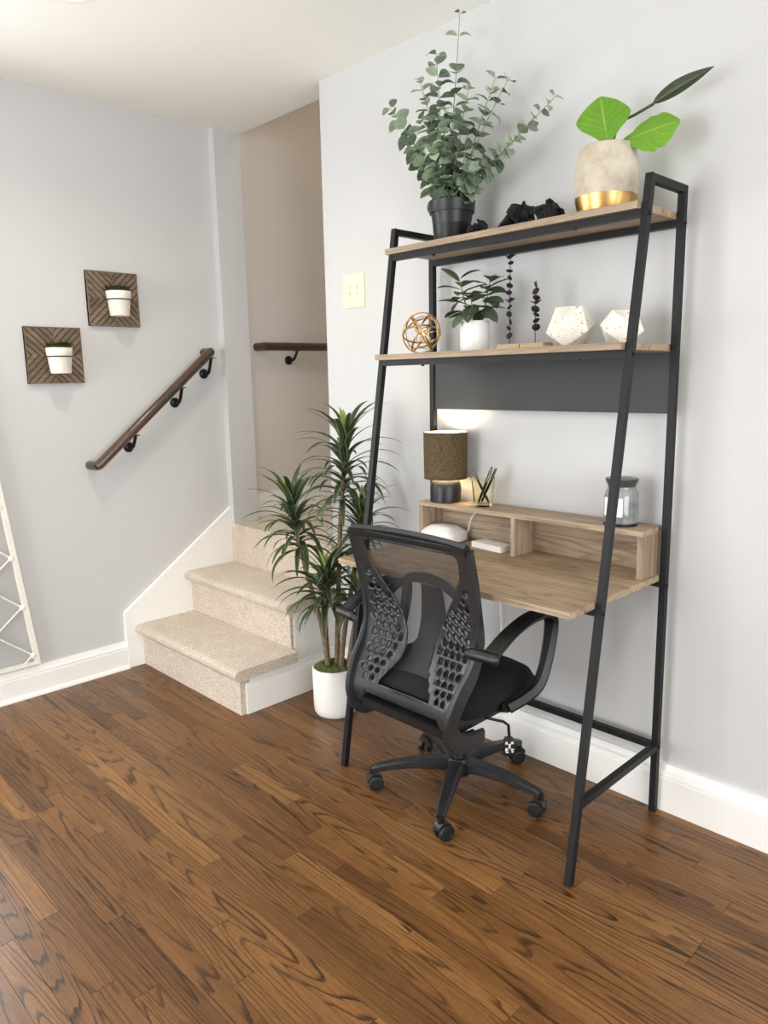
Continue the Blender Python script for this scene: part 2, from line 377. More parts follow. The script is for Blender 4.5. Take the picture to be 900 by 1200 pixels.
def lathe(prof, n=32, bm=None, c=(0, 0, 0), cap=True):
    """prof: list of (r, z) bottom to top (open profile). r=0 points collapse."""
    bm = bm or bmesh.new(); rings = []
    for r, z in prof:
        if r < 1e-6: rings.append([bm.verts.new((c[0], c[1], c[2]+z))])
        else: rings.append([bm.verts.new((c[0]+r*math.cos(2*math.pi*i/n), c[1]+r*math.sin(2*math.pi*i/n), c[2]+z)) for i in range(n)])
    for a, b_ in zip(rings, rings[1:]):
        for i in range(n):
            j = (i+1) % n
            if len(a) == 1 and len(b_) == 1: continue
            if len(a) == 1: bm.faces.new((a[0], b_[j], b_[i]))
            elif len(b_) == 1: bm.faces.new((a[i], a[j], b_[0]))
            else: bm.faces.new((a[i], a[j], b_[j], b_[i]))
    return bm
def tube(path, r, n=8, bm=None, closed=False, cap=True):
    bm = bm or bmesh.new(); pts = [Vector(p) for p in path]; L = len(pts)
    rs = r if isinstance(r, (list, tuple)) else [r]*L
    t0 = ((pts[1]-pts[0]) if not closed else (pts[1]-pts[-1])).normalized()
    u = t0.orthogonal().normalized(); rings = []
    tp = t0
    for i, p in enumerate(pts):
        if closed: t = (pts[(i+1) % L]-pts[i-1]).normalized()
        else: t = (pts[min(i+1, L-1)]-pts[max(i-1, 0)]).normalized()
        q = tp.rotation_difference(t); u = (q @ u); u = (u - t*u.dot(t)).normalized(); tp = t
        v_ = t.cross(u)
        rings.append([bm.verts.new(p + (u*math.cos(2*math.pi*k/n) + v_*math.sin(2*math.pi*k/n))*rs[i]) for k in range(n)])
    pairs = list(zip(rings, rings[1:]))
    if closed: pairs.append((rings[-1], rings[0]))
    for a, b_ in pairs:
        off = 0
        if closed and a is rings[-1]:
            off = min(range(n), key=lambda s: (a[0].co-b_[s].co).length)
        for k in range(n): bm.faces.new((a[k], a[(k+1) % n], b_[(k+1+off) % n], b_[(k+off) % n]))
    if cap and not closed:
        bm.faces.new(rings[0][::-1]); bm.faces.new(rings[-1])
    return bm
def sweep(path, w_, t_, side=Vector((0, 1, 0)), bm=None, corner=0.35):
    """rounded-rectangle section swept along path; width along side, thickness normal to it. w_, t_ lists or numbers"""
    bm = bm or bmesh.new(); pts = [Vector(p) for p in path]; L = len(pts); rings = []
    ws = w_ if isinstance(w_, (list, tuple)) else [w_]*L; ts = t_ if isinstance(t_, (list, tuple)) else [t_]*L
    for i, p in enumerate(pts):
        t = (pts[min(i+1, L-1)]-pts[max(i-1, 0)]).normalized()
        s = (side - t*side.dot(t)).normalized(); nn = t.cross(s)
        hw, ht = ws[i]/2, ts[i]/2; c = min(hw, ht)*corner*2*0.5
        sec = [(hw, ht-c), (hw-c, ht), (-hw+c, ht), (-hw, ht-c), (-hw, -ht+c), (-hw+c, -ht), (hw-c, -ht), (hw, -ht+c)]
        rings.append([bm.verts.new(p + s*a + nn*b_) for a, b_ in sec])
    for a, b_ in zip(rings, rings[1:]):
        for k in range(8): bm.faces.new((a[k], a[(k+1) % 8], b_[(k+1) % 8], b_[k]))
    bm.faces.new(rings[0][::-1]); bm.faces.new(rings[-1]); return bm
def spline(pts, n=8):
    P = [Vector(p) for p in pts]; P = [P[0]*2-P[1]] + P + [P[-1]*2-P[-2]]; out = []
    for i in range(1, len(P)-2):
        for k in range(n):
            t = k/n; a, b_, c, d = P[i-1], P[i], P[i+1], P[i+2]
            out.append(0.5*((2*b_) + (c-a)*t + (2*a-5*b_+4*c-d)*t*t + (3*b_-a-3*c+d)*t**3))
    out.append(P[-2]); return out
def bar(a, b_, wx, wy, bm=None, up=(0, 1, 0)):
    """square bar between two points, section wx by wy"""
    bm = bm or bmesh.new(); a = Vector(a); b_ = Vector(b_); t = (b_-a).normalized()
    s = Vector(up) if abs(t.dot(Vector(up))) < .95 else Vector((0, 0, 1)); s = (s - t*s.dot(t)).normalized(); nn = t.cross(s); R = []
    for p in (a, b_): R.append([bm.verts.new(p + s*i*wy/2 + nn*j*wx/2) for i, j in ((1, 1), (-1, 1), (-1, -1), (1, -1))])
    for k in range(4): bm.faces.new((R[0][k], R[0][(k+1) % 4], R[1][(k+1) % 4], R[1][k]))
    bm.faces.new(R[0][::-1]); bm.faces.new(R[1]); return bm
def extrude_poly(pts, axis, a0, a1, bm=None):
    """pts 2D polygon; axis: 'x'->(y,z), 'y'->(x,z), 'z'->(x,y)"""
    bm = bm or bmesh.new()
    def P(p, a): return {'x': (a, p[0], p[1]), 'y': (p[0], a, p[1]), 'z': (p[0], p[1], a)}[axis]
    A = [bm.verts.new(P(p, a0)) for p in pts]; B = [bm.verts.new(P(p, a1)) for p in pts]; n = len(pts)
    bm.faces.new(A); bm.faces.new(B[::-1])
    for i in range(n): bm.faces.new((A[i], B[i], B[(i+1) % n], A[(i+1) % n]))
    return bm
def struct(name, bm, m, **kw):
    o = obj(name, bm, m, **kw); o['kind'] = 'structure'; return o
def ellipsoid(c, r, bm=None, seg=12, mtx=None):
    bm = bm or bmesh.new()
    d = bmesh.ops.create_uvsphere(bm, u_segments=seg, v_segments=max(6, seg//2), radius=1.0)
    R = mtx or Matrix.Identity(4)
    for v in d['verts']: v.co = Vector(c) + (R @ Vector((v.co.x*r[0], v.co.y*r[1], v.co.z*r[2])))
    return bm
#@@ROOM
# ------------------------------------------------------------------ room shell
HC = 2.52; YL = 2.35; YC = 1.548; LZ = 0.614; YS = 1.515
XW = -5.0; YB = -4.0
fl = struct('floor', box(XW, 0.0, YB, YL, -0.10, -0.0085), M['floor'])
# hardwood boards along the desk wall direction: each board its own part
PW = 0.0585; rng = random.Random(21)
def plank_mesh(L):
    bm = box(0.0003, PW-0.0003, 0.0004, L-0.0004, -0.0085, 0.0)
    top = [e for e in bm.edges if all(abs(v.co.z) < 1e-6 for v in e.verts)]
    bmesh.ops.bevel(bm, geom=top, offset=0.0004, segments=1, affect='EDGES')
    me = bpy.data.meshes.new('plank'); bmesh.ops.recalc_face_normals(bm, faces=bm.faces); bm.to_mesh(me); bm.free(); me.materials.append(M['floor']); return me
LENS = [0.32, 0.45, 0.62, 0.78, 0.95, 1.15, 1.4]
PM = {L: plank_mesh(L) for L in LENS}
cnt = 0; far = bmesh.new()
x = 0.0; row = 0
while x > -2.45:
    x -= PW; y = -1.55 - rng.random()*0.8
    while y < YL:
        L = rng.choice(LENS)
        if y + L > YL: L_ = YL - y; me = plank_mesh(max(L_, 0.05))
        else: me = PM[L]
        y_end = y + (L if me is PM.get(L) else L_)
        # only the part of the room the boards can be told apart in
        if y_end > -1.35 and not (x > -0.5 and y > 1.5 and False):
            o = bpy.data.objects.new('plank', me); COL.objects.link(o); o.parent = fl; o.location = (x, y, 0); cnt += 1
        y = y_end
xs = -2.45
rest = bmesh.new()
for (x0, x1, y0, y1) in ((XW, x, YB, YL), (x, 0.0, YB, -1.55)):
    xx = x1
    while xx > x0 + 1e-4:
        xa = max(x0, xx-PW); yy = y0
        while yy < y1:
            ye = min(y1, yy + rng.uniform(0.5, 1.5))
            box(xa+0.0004, xx-0.0004, yy+0.0005, ye-0.0005, -0.0085, -0.0004, rest); yy = ye
        xx = xa
o = obj('plank', rest, M['floor'], fl); o['kind'] = 'stuff'
print('planks', cnt)
# ceiling (ends at X=.125 where the stairwell opens upward), soffit edge
struct('ceiling', extrude_poly([(XW, YB), (0.0, YB), (0.0, YC), (0.125, YC), (0.125, YL+0.15), (XW, YL+0.15)], 'z', HC, HC+0.25), M['ceiling'])
# desk wall
struct('wall_right', box(0.0, 0.13, YB, YC, 0.0, HC), M['wall'])
lw = bmesh.new()
for (p, q, r, u) in ((XW, -2.20, 0, HC), (-1.24, -0.025, 0, HC), (-2.20, -1.24, 0, 0.75), (-2.20, -1.24, 2.05, HC)): box(p, q, YL, YL+0.15, r, u, lw)
bmesh.ops.remove_doubles(lw, verts=lw.verts, dist=1e-5)
struct('wall_left', lw, M['wall'])
wf = empty('window_3'); wf['kind'] = 'structure'
bm = bmesh.new()
for x in (-2.18, -1.26): box(x-0.02, x+0.02, YL+0.05, YL+0.09, 0.75, 2.05, bm)
for z in (0.77, 1.40, 2.03): box(-2.20, -1.24, YL+0.05, YL+0.09, z-0.02, z+0.02, bm)
obj('window_frame', bm, M['trim'], wf)
struct('wall_pillar', box(-0.025, 0.125, YL-0.045, YL+0.15, 0.0, HC), M['wall'])
struct('wall_landing', box(0.125, 1.45, YL-0.0, YL+0.15, 0.0, 4.6), M['stairwall'])
struct('wall_stairwell', box(1.30, 1.45, -1.5, YL, 0.0, 4.6), M['stairwall'])
struct('wall_stairwell', box(0.0, 0.13, -1.5, YL+0.15, HC+0.25, 4.6), M['stairwall'])
struct('wall_stairwell', box(0.13, 1.45, -1.65, -1.5, 0.0, 4.6), M['stairwall'])
struct('ceiling', box(0.0, 1.45, -1.65, YL+0.15, 4.6, 4.7), M['ceiling'])
# far walls with window openings
def wall_with_hole(name, axis, a0, a1, lo, hi, z0, z1, h0, h1, hz0, hz1):
    bm = bmesh.new()
    for (p, q, r, s) in ((lo, h0, z0, z1), (h1, hi, z0, z1), (h0, h1, z0, hz0), (h0, h1, hz1, z1)):
        if axis == 'x': box(a0, a1, p, q, r, s, bm)
        else: box(p, q, a0, a1, r, s, bm)
    return struct(name, bm, M['wall'])
wall_with_hole('wall_front', 'x', XW-0.15, XW, YB, YL+0.15, 0, HC, 0.3, 1.8, 0.08, 2.22)
wall_with_hole('wall_back', 'y', YB-0.15, YB, XW, 0.0, 0, HC, -3.9, -0.9, 0.08, 2.3)
wf = empty('window_1'); wf['kind'] = 'structure'
bm = bmesh.new()
for y in (0.3, 1.05, 1.8): box(XW-0.1, XW-0.02, y-0.03, y+0.03, 0.08, 2.22, bm)
for z in (0.11, 2.19): box(XW-0.1, XW-0.02, 0.3, 1.8, z-0.03, z+0.03, bm)
obj('window_frame', bm, M['trim'], wf)
wf = empty('window_2'); wf['kind'] = 'structure'
bm = bmesh.new()
for x in (-3.9, -2.4, -0.9): box(x-0.03, x+0.03, YB-0.1, YB-0.02, 0.08, 2.3, bm)
for z in (0.11, 2.27): box(-3.9, -0.9, YB-0.1, YB-0.02, z-0.03, z+0.03, bm)
obj('window_frame', bm, M['trim'], wf)

# baseboards: profile with ogee cap
def base_profile(h, t):
    return [(0, 0), (t, 0), (t, h*0.72), (t*0.86, h*0.735), (t*0.86, h*0.775), (t*0.98, h*0.79), (t*0.92, h*0.83), (t*0.62, h*0.88), (t*0.5, h*0.95), (t*0.4, h), (0, h)]
bp = base_profile(0.150, 0.028)
struct('baseboard_right', extrude_poly([(-p, q) for p, q in bp], 'y', YB, YS-0.0, None), M['trim'])
bp = base_profile(0.130, 0.020)
struct('baseboard_left', extrude_poly([(YL-p, q) for p, q in bp], 'x', XW, -0.637), M['trim'])
# quarter-round shoe at the left wall
struct('trim_2', extrude_poly([(YL-0.020, 0), (YL-0.032, 0), (YL-0.031, 0.008), (YL-0.026, 0.015), (YL-0.020, 0.018)], 'x', XW, -0.637), M['trim'])
# stair skirt board on the left wall
struct('trim_1', extrude_poly([(-0.637, 0.0), (-0.637, 0.272), (-0.0255, 0.70), (-0.0255, 0.40), (-0.24, 0.17), (-0.53, 0.0)], 'y', YL-0.022, YL), M['trim'])
struct('trim_3', box(0.125, 1.30, YL-0.018, YL, LZ, LZ+0.135), M['trim'], bevel=0.003)
# corner bead of the pillar: slim light strip
# ------------------------------------------------------------------ staircase
st = empty('carpeted_staircase', (-0.28, 1.92, 0), 'beige carpeted stairs rising along the left wall behind the tall plant', 'stairs')
def rel(parent, o):
    o.location = o.location - parent.location; return o
RX = [-0.557, -0.280, -0.015]; RZ = [0.200, 0.408, LZ]; YT = YL-0.023
XB = {0: 1.0, 1: 1.0, 2: 1.0}
for i in range(2):
    x0 = RX[i]; x1 = RX[i+1]; z0 = RZ[i-1] if i else 0.0; z1 = RZ[i]
    yr = YS - 0.016 if i == 0 else YS + 0.005
    rel(st, obj('riser', box(x0, x0+0.045 if i == 0 else x1-0.004, yr, YT, z0, z1-0.03), M['carpet'], st, bevel=0.014, smooth=True))
    # tread with rolled nosing over the front and the open side
    x1 = min(x1-0.002, -0.02)
    nose = [(x0-0.010, z1-0.042), (x0-0.028, z1-0.036), (x0-0.038, z1-0.022), (x0-0.037, z1-0.009), (x0-0.026, z1+0.001), (x0-0.008, z1+0.004), (x1, z1+0.004), (x1, z1-0.042)]
    rel(st, obj('tread', extrude_poly(nose, 'y', yr-0.028, YT), M['carpet'], st, bevel=0.014, smooth=True))
rel(st, obj('riser', box(RX[2]-.014, -0.001, YC-0.02, YL-0.024, RZ[1], LZ-0.003), M['carpet'], st, bevel=0.008, smooth=True))
struct('floor', box(RX[2]-.016, 0.125, YC+0.004, YL-0.046, LZ-0.06, LZ), M['carpet'], bevel=0.008, smooth=True)
struct('floor', box(0.1251, 1.30, -1.5, YL-0.019, LZ-0.06, LZ), M['carpet'])
# white stringer side of the stairs and its baseboard
rel(st, obj('side_panel', extrude_poly([(-0.515, 0.0), (-0.515, 0.155), (-0.262, 0.155), (-0.262, 0.36), (-0.0285, 0.36), (-0.0005, 0.56), (-0.0005, 0)], 'y', YS, YS+0.014), M['trim'], st))
bp = base_profile(0.150, 0.024)
struct('baseboard_stair', extrude_poly([(YS-p, q) for p, q in bp], 'x', -0.532, -0.0285), M['trim'])
#@@DESK
# ------------------------------------------------------------------ ladder desk
def legx(z): return -0.5284 + (-0.2324+0.5284)*z/1.83
XR = -0.0471; W = 0.9006; H = 1.83; T = 0.0195
ZT = 1.763; ZM = 1.4166; ZD = 0.7545; ZB = 0.216; BT = 0.018
desk = empty('ladder_desk', (-0.28, 0.45, 0), 'tall black metal ladder desk with rustic oak shelves against the right wall', 'desk')
def dp(name, bm, m, **kw):
    return rel(desk, obj(name, bm, m, desk, **kw))
for y in (0.0, W):
    top = H - T/2
    dp('front_leg', bar((legx(0), y, 0), (legx(H), y, H), T, T), M['black_metal'], bevel=0.0015)
    dp('rear_leg', bar((XR, y, 0), (XR, y, H), T, T), M['black_metal'], bevel=0.0015)
    dp('top_bar', bar((legx(H)-0.006, y, top), (XR+T/2, y, top), T, T*1.02), M['black_metal'], bevel=0.0015)
    dp('side_brace', bar((legx(ZB)+T/2, y, ZB), (XR-T/2, y, ZB), T, T), M['black_metal'], bevel=0.0015)
    sgn = -1 if y == 0 else 1
    for (bx, bz) in ((legx(ZT-.03), ZT-.03), (XR, ZT-.03), (legx(ZM-.03), ZM-.03), (legx(ZD-.03), ZD-.03), (XR, ZD-.03), (XR, ZB)):
        b_ = lathe([(0, 0), (0.0052, 0), (0.0052, 0.0022), (0.0035, 0.004), (0, 0.0042)], 12)
        for v in b_.verts: v.co = Vector((bx + v.co.x, y + sgn*(T/2 + v.co.z), bz + v.co.y))
        dp('bolt', b_, M['bolt'], smooth=True)
y0, y1 = T/2, W-T/2
dp('front_crossbar', bar((legx(ZT-.03), y0, ZT-BT-T/2), (legx(ZT-.03), y1, ZT-BT-T/2), T, T), M['black_metal'], bevel=0.0015)
dp('rear_crossbar', bar((XR, y0, ZT-BT-T/2), (XR, y1, ZT-BT-T/2), T, T), M['black_metal'], bevel=0.0015)
dp('front_crossbar', bar((legx(ZM-.03), y0, ZM-BT-T/2), (legx(ZM-.03), y1, ZM-BT-T/2), T, T), M['black_metal'], bevel=0.0015)
dp('rear_crossbar', bar((XR, y0, ZB), (XR, y1, ZB), T, T), M['black_metal'], bevel=0.0015)
dp('front_crossbar', bar((legx(ZD-.03), y0, ZD-BT-T/2), (legx(ZD-.03), y1, ZD-BT-T/2), T, T), M['black_metal'], bevel=0.0015)
dp('rear_crossbar', bar((XR, y0, ZD-BT-T/2), (XR, y1, ZD-BT-T/2), T*.9, T*.9), M['black_metal'], bevel=0.0015)
dp('back_panel', box(XR-0.004, XR+0.004, y0+0.001, y1-0.001, 1.2246, ZM-BT-0.002), M['panel_metal'], bevel=0.001)
def board(name, x0, x1, z, m=M['desk_wood'], ya=0.012, yb=W-0.012):
    # notched so that the board passes between the legs
    o = obj(name, box(x0, x1, ya, yb, z-BT, z), m, desk, bevel=0.0012); return rel(desk, o)
def frontboard(name, xf, z):
    lx_ = legx(z-BT)-T/2-0.001; lx2 = legx(z)+T/2+0.001
    bm = extrude_poly([(xf, T/2+0.002), (xf, W+0.008), (lx_, W+0.008), (lx_, W-T/2-0.001), (XR+0.008, W-T/2-0.001), (XR+0.008, T/2+0.002)], 'z', z-BT, z)
    return rel(desk, obj(name, bm, M['desk_wood'], desk, bevel=0.0012))
frontboard('shelf', legx(ZT)-0.032, ZT)
frontboard('shelf', legx(ZM)-0.032, ZM)
rel(desk, obj('desktop', extrude_poly([(legx(ZD)-0.132, T/2+0.002), (legx(ZD)-0.132, W-T/2-0.002), (XR+0.008, W-T/2-0.002), (XR+0.008, T/2+0.002)], 'z', ZD-BT, ZD), M['desk_wood'], desk, bevel=0.0015))
for (bx, by, bz) in ((legx(ZT-.03)-T/2, .2, ZT-BT-T-0.001), (legx(ZM-.03), .15, ZM-BT-T-0.001), (legx(ZM-.03), .72, ZM-BT-T-0.001), (legx(ZT-.03), .72, ZT-BT-T-0.001)):
    b_ = lathe([(0, -0.004), (0.0055, -0.003), (0.0055, 0.001), (0, 0.001)], 12)
    dp('bolt', b_, M['bolt'], smooth=True).location = Vector((bx+0.005, by, bz)) - desk.location

# hutch standing on the desktop
HX0, HX1, HY0, HY1, HZ = -0.146, -0.020, 0.022, 0.886, 0.8965
ho = empty('desktop_organizer', ((HX0+HX1)/2, 0.45, ZD), 'long low rustic oak organizer with open cubbies standing along the back of the desktop', 'organizer')
def hp(name, bm, m, **kw): return rel(ho, obj(name, bm, m, ho, **kw))
hp('top_board', box(HX0, HX1, HY0, HY1, HZ-0.015, HZ), M['desk_wood'], bevel=0.001)
for ya in (HY0, 0.462, HY1-0.016):
    hp('side_panel' if ya != 0.462 else 'divider', box(HX0+0.001, HX1, ya, ya+0.016, ZD, HZ-0.0152), M['desk_wood_z'], bevel=0.001)
# back panels, the right one with a cable notch at its top edge
hp('rear_board', box(HX1-0.014, HX1-0.003, 0.478, HY1-0.016, ZD, HZ-0.0152), M['desk_wood'])
pts = [(HY0+0.016, ZD), (0.462, ZD), (0.462, HZ-0.0152), (0.205, HZ-0.0152)]
for k in range(1, 8):
    a = math.pi*k/8; pts.append((0.180+0.025*math.cos(a), HZ-0.0152-0.009*math.sin(a)))
pts += [(0.155, HZ-0.0152), (HY0+0.016, HZ-0.0152)]
hp('rear_board', extrude_poly(pts, 'x', HX1-0.014, HX1-0.003), M['desk_wood'])
for ya in (0.870-0.0002, 0.478+0.0002):
    s_ = -1 if ya > 0.6 else 1
    b_ = lathe([(0, 0), (0.006, 0), (0.006, 0.0008), (0.0042, 0.0012), (0, 0.0005)], 14)
    for v in b_.verts: v.co = Vector(((HX0+0.05) + v.co.x, (ya-0.0001) + s_*v.co.z if s_ > 0 else ya - v.co.z, HZ-0.035 + v.co.y))
    hp('screw_cap', b_, M['block_wood'])
#@@CHAIR
# ------------------------------------------------------------------ office chair (faces +X)
YC0 = 0.495
ch = empty('office_chair', (-0.366, 0.515, 0), 'black mesh-back swivel office chair on five casters in front of the desk', 'chair')
def cp(name, bm, m, parent=None, **kw):
    o = obj(name, bm, m, parent or ch, **kw)
    if parent is None: rel(ch, o)
    return o
prof = spline([(-.630, 0, .890), (-.602, 0, .780), (-.580, 0, .675), (-.576, 0, .605), (-.598, 0, .535), (-.642, 0, .470), (-.668, 0, .405), (-.652, 0, .350), (-.605, 0, .322), (-.52, 0, .318)], 10)
cum = [0]
for a, b_ in zip(prof, prof[1:]): cum.append(cum[-1] + (b_-a).length)
def P_at(s):
    for i in range(len(cum)-1):
        if s <= cum[i+1]:
            t = (s-cum[i])/(cum[i+1]-cum[i]); return prof[i].lerp(prof[i+1], t), (prof[i+1]-prof[i]).normalized()
    return prof[-1], (prof[-1]-prof[-2]).normalized()
def s_of_z(z):
    for i in range(len(prof)-1):
        if prof[i].z >= z >= prof[i+1].z: return cum[i] + (cum[i+1]-cum[i])*(prof[i].z-z)/(prof[i].z-prof[i+1].z+1e-9)
    return cum[-1]
def halfw(s):
    t = min(1, s/0.55); return 0.238 - 0.038*t*t
def shell_pt(y, s, off=0.0):
    p, t = P_at(s); n_ = Vector((-t.z, 0, t.x)).normalized()
    if n_.x < 0: n_ = -n_
    if s > s_of_z(0.40): n_ = Vector((t.z*-1, 0, t.x)).normalized(); n_ = n_ if n_.x > -0.2 and n_.z >= -0.2 else -n_
    u = y/halfw(s)
    fw = 0.022*(1-u*u)
    return p + n_*(fw+off) + Vector((0, YC0 + y, 0))
# opening half widths by height
OP = [(.862, .76), (.84, .775), (.80, .755), (.74, .63), (.69, .48), (.64, .35), (.59, .26), (.55, .235), (.52, .26), (.49, .34), (.46, .44), (.440, .50)]
def openw(z):
    for (za, wa), (zb, wb) in zip(OP, OP[1:]):
        if za >= z >= zb: return wa + (wb-wa)*(za-z)/(za-zb)
    return 0
outer = []; 
s_end = cum[-1]
sC0, sC1 = s_of_z(0.432), s_of_z(0.398)       # crossbar band
def hw(s): return halfw(s)
Rt = 0.03
left = [(-hw(0)+Rt*(1-math.cos(a)), Rt*(1-math.sin(a))) for a in [math.pi/2*k/5 for k in range(6)]]
# outline, going down the left side, across the leg bottoms, up the right side
ss = [Rt + (s_end-Rt)*k/40 for k in range(1, 41)]
outl = [(-y, s) for y, s in []]
L_side = [(-hw(s), s) for s in ss]
R_side = [(hw(s), s) for s in reversed(ss)]
corner_l = [(-hw(0)+Rt*(1-math.cos(math.pi/2*k/5)), Rt*(1-math.sin(math.pi/2*k/5))) for k in range(5, -1, -1)]
corner_r = [(hw(0)-Rt*(1-math.cos(math.pi/2*k/5)), Rt*(1-math.sin(math.pi/2*k/5))) for k in range(0, 6)]
legw = 0.040
inner_top = sC1
inn = []
ins = [inner_top + (s_end-inner_top)*k/16 for k in range(16, -1, -1)]
inner_l = [(-hw(s)+legw + 0.02*max(0, 1-(s-inner_top)/0.03), s) for s in ins]
arch = [(y, inner_top + 0.012*(1-(y/0.14)**2)) for y in [-0.12+0.24*k/12 for k in range(1, 12)]]
inner_r = [(-y, s) for y, s in reversed(inner_l)]
outline = corner_l + L_side + inner_l + arch + inner_r + R_side + corner_r
# hourglass opening
zs = [.862, .855, .84, .82, .80, .77, .74, .715, .69, .665, .64, .615, .59, .57, .55, .535, .52, .505, .49, .475, .46, .445, .436]
hl = []
for z in zs:
    s = s_of_z(z); u = openw(min(z, .862)) if z > .44 else .5
    if z > .856: u -= 0.06
    hl.append((u*hw(s), s))
hour = [(-y, s) for y, s in hl] + [(y, s) for y, s in reversed(hl)]
holes = []
zrow = 0.80; r = 0
while zrow > 0.43:
    s = s_of_z(zrow)
    for k in range(9):
        y = hw(s)*0.90 - 0.020 - k*0.0255 - (0.0125 if r % 2 else 0)
        if y - 0.013 > openw(zrow)*hw(s) + 0.004 and (y-0.012) > openw(zrow-0.02)*hw(s_of_z(zrow-.02)) and y > 0.05:
            for sg in (1, -1): holes.append((sg*y, s))
    zrow -= 0.0235; r += 1
verts2 = []; edges = []
def add_loop(pts):
    i0 = len(verts2); verts2.extend(Vector(p) for p in pts); n = len(pts)
    edges.extend((i0+i, i0+(i+1) % n) for i in range(n))
add_loop(outline); add_loop(hour)
HR = 0.0092
for (hy, hs) in holes: add_loop([(hy + HR*math.cos(2*math.pi*k/10), hs + HR*0.95*math.sin(2*math.pi*k/10)) for k in range(10)])
def inpoly(p, poly):
    c = False; n = len(poly); j = n-1
    for i in range(n):
        a, b_ = poly[i], poly[j]
        if (a[1] > p[1]) != (b_[1] > p[1]) and p[0] < (b_[0]-a[0])*(p[1]-a[1])/(b_[1]-a[1]) + a[0]: c = not c
        j = i
    return c
def solid(p):
    if not inpoly(p, outline) or inpoly(p, hour): return False
    return all((p[0]-h[0])**2 + (p[1]-h[1])**2 > (HR*0.93)**2 for h in holes)
gy = [-0.235+0.47*k/36 for k in range(37)]; gs = [0.005 + (s_end-0.01)*k/60 for k in range(61)]
for a in gy:
    for b_ in gs:
        if inpoly((a, b_), outline) and not inpoly((a, b_), hour) and all((a-h[0])**2 + (b_-h[1])**2 > (HR*1.25)**2 for h in holes):
            verts2.append(Vector((a, b_)))
rv, re, rf, _, _, _ = delaunay_2d_cdt(verts2, edges, [], 0, 1e-6)
bm = bmesh.new()
A = [bm.verts.new(shell_pt(p.x, p.y, 0.0)) for p in rv]
for f in rf:
    c = sum((rv[i] for i in f), Vector((0, 0)))/len(f)
    if solid(c):
        try: bm.faces.new([A[i] for i in f])
        except ValueError: pass
for v in [v for v in bm.verts if not v.link_faces]: bm.verts.remove(v)
bmesh.ops.recalc_face_normals(bm, faces=bm.faces)
shell = cp('back_shell', bm, M['chair_plastic'], smooth=True)
md = shell.modifiers.new('thick', 'SOLIDIFY'); md.thickness = 0.006; md.offset = 0
# raised outer rails (side flanges) following the shell edge
for sg in (-1, 1):
    path = []; ws = []; ts = []
    for k in range(45):
        s = 0.004 + (s_end-0.004)*k/44
        p, t = P_at(s); 
        path.append(shell_pt(sg*(hw(s)-0.006), s, 0.0) + Vector((0.006, 0, 0)))
        f = min(1, max(0, (s-0.20)/0.20)); ts.append(0.028 + 0.034*f - 0.020*max(0, (s-0.62)/0.1)); ws.append(0.016)
    cp('side_frame', sweep(path, ws, ts, corner=0.8), M['chair_plastic'], smooth=True)
tb = [shell_pt(y, 0.006, 0.004) for y in [-0.225+0.45*k/16 for k in range(17)]]
cp('top_rail', sweep(tb, 0.040, 0.020, side=Vector((0.25, 0, -1)), corner=0.8), M['chair_dark'], smooth=True)
# mesh fabric panel stretched in front of the shell
bm = bmesh.new(); G = []
for i in range(25):
    s = s_of_z(0.872) + (s_of_z(0.44)-s_of_z(0.872))*i/24
    G.append([bm.verts.new(shell_pt(u*hw(s)*0.93, s, 0.016 + 0.010*(1-u*u))) for u in [-1+2*k/16 for k in range(17)]])
for a, b_ in zip(G, G[1:]):
    for k in range(16): bm.faces.new((a[k], a[k+1], b_[k+1], b_[k]))
cp('mesh_panel', bm, M['mesh'], smooth=True)
# lumbar support seen through the mesh: arch with a tapering pad
bm = bmesh.new()
arc = [shell_pt(y, s_of_z(0.745 - 0.075*(abs(y+0.005)/0.17)**2.2), 0.034) for y in [-0.17+0.34*k/14 for k in range(15)]]
sweep(arc, 0.030, 0.006, side=Vector((0.2, 0, 1)), bm=bm)
cp('lumbar_arch', bm, M['lumbar'], smooth=True)
bm = bmesh.new(); G = []
for i in range(17):
    z = 0.745 - 0.30*i/16; s = s_of_z(z)
    hwz = 0.035 + 0.012*math.sin(i/16*math.pi*0.5) + (0.10 if i > 9 else 0.0)*((i-9)/7)**0.8 if i > 9 else 0.035 + 0.002*i
    G.append([bm.verts.new(shell_pt(u*hwz - 0.012*(1-i/16), s, 0.036)) for u in [-1+2*k/6 for k in range(7)]])
for a, b_ in zip(G, G[1:]):
    for k in range(6): bm.faces.new((a[k], a[k+1], b_[k+1], b_[k]))
lp = cp('lumbar_pad', bm, M['chair_fabric'], smooth=True)
md = lp.modifiers.new('thick', 'SOLIDIFY'); md.thickness = 0.008
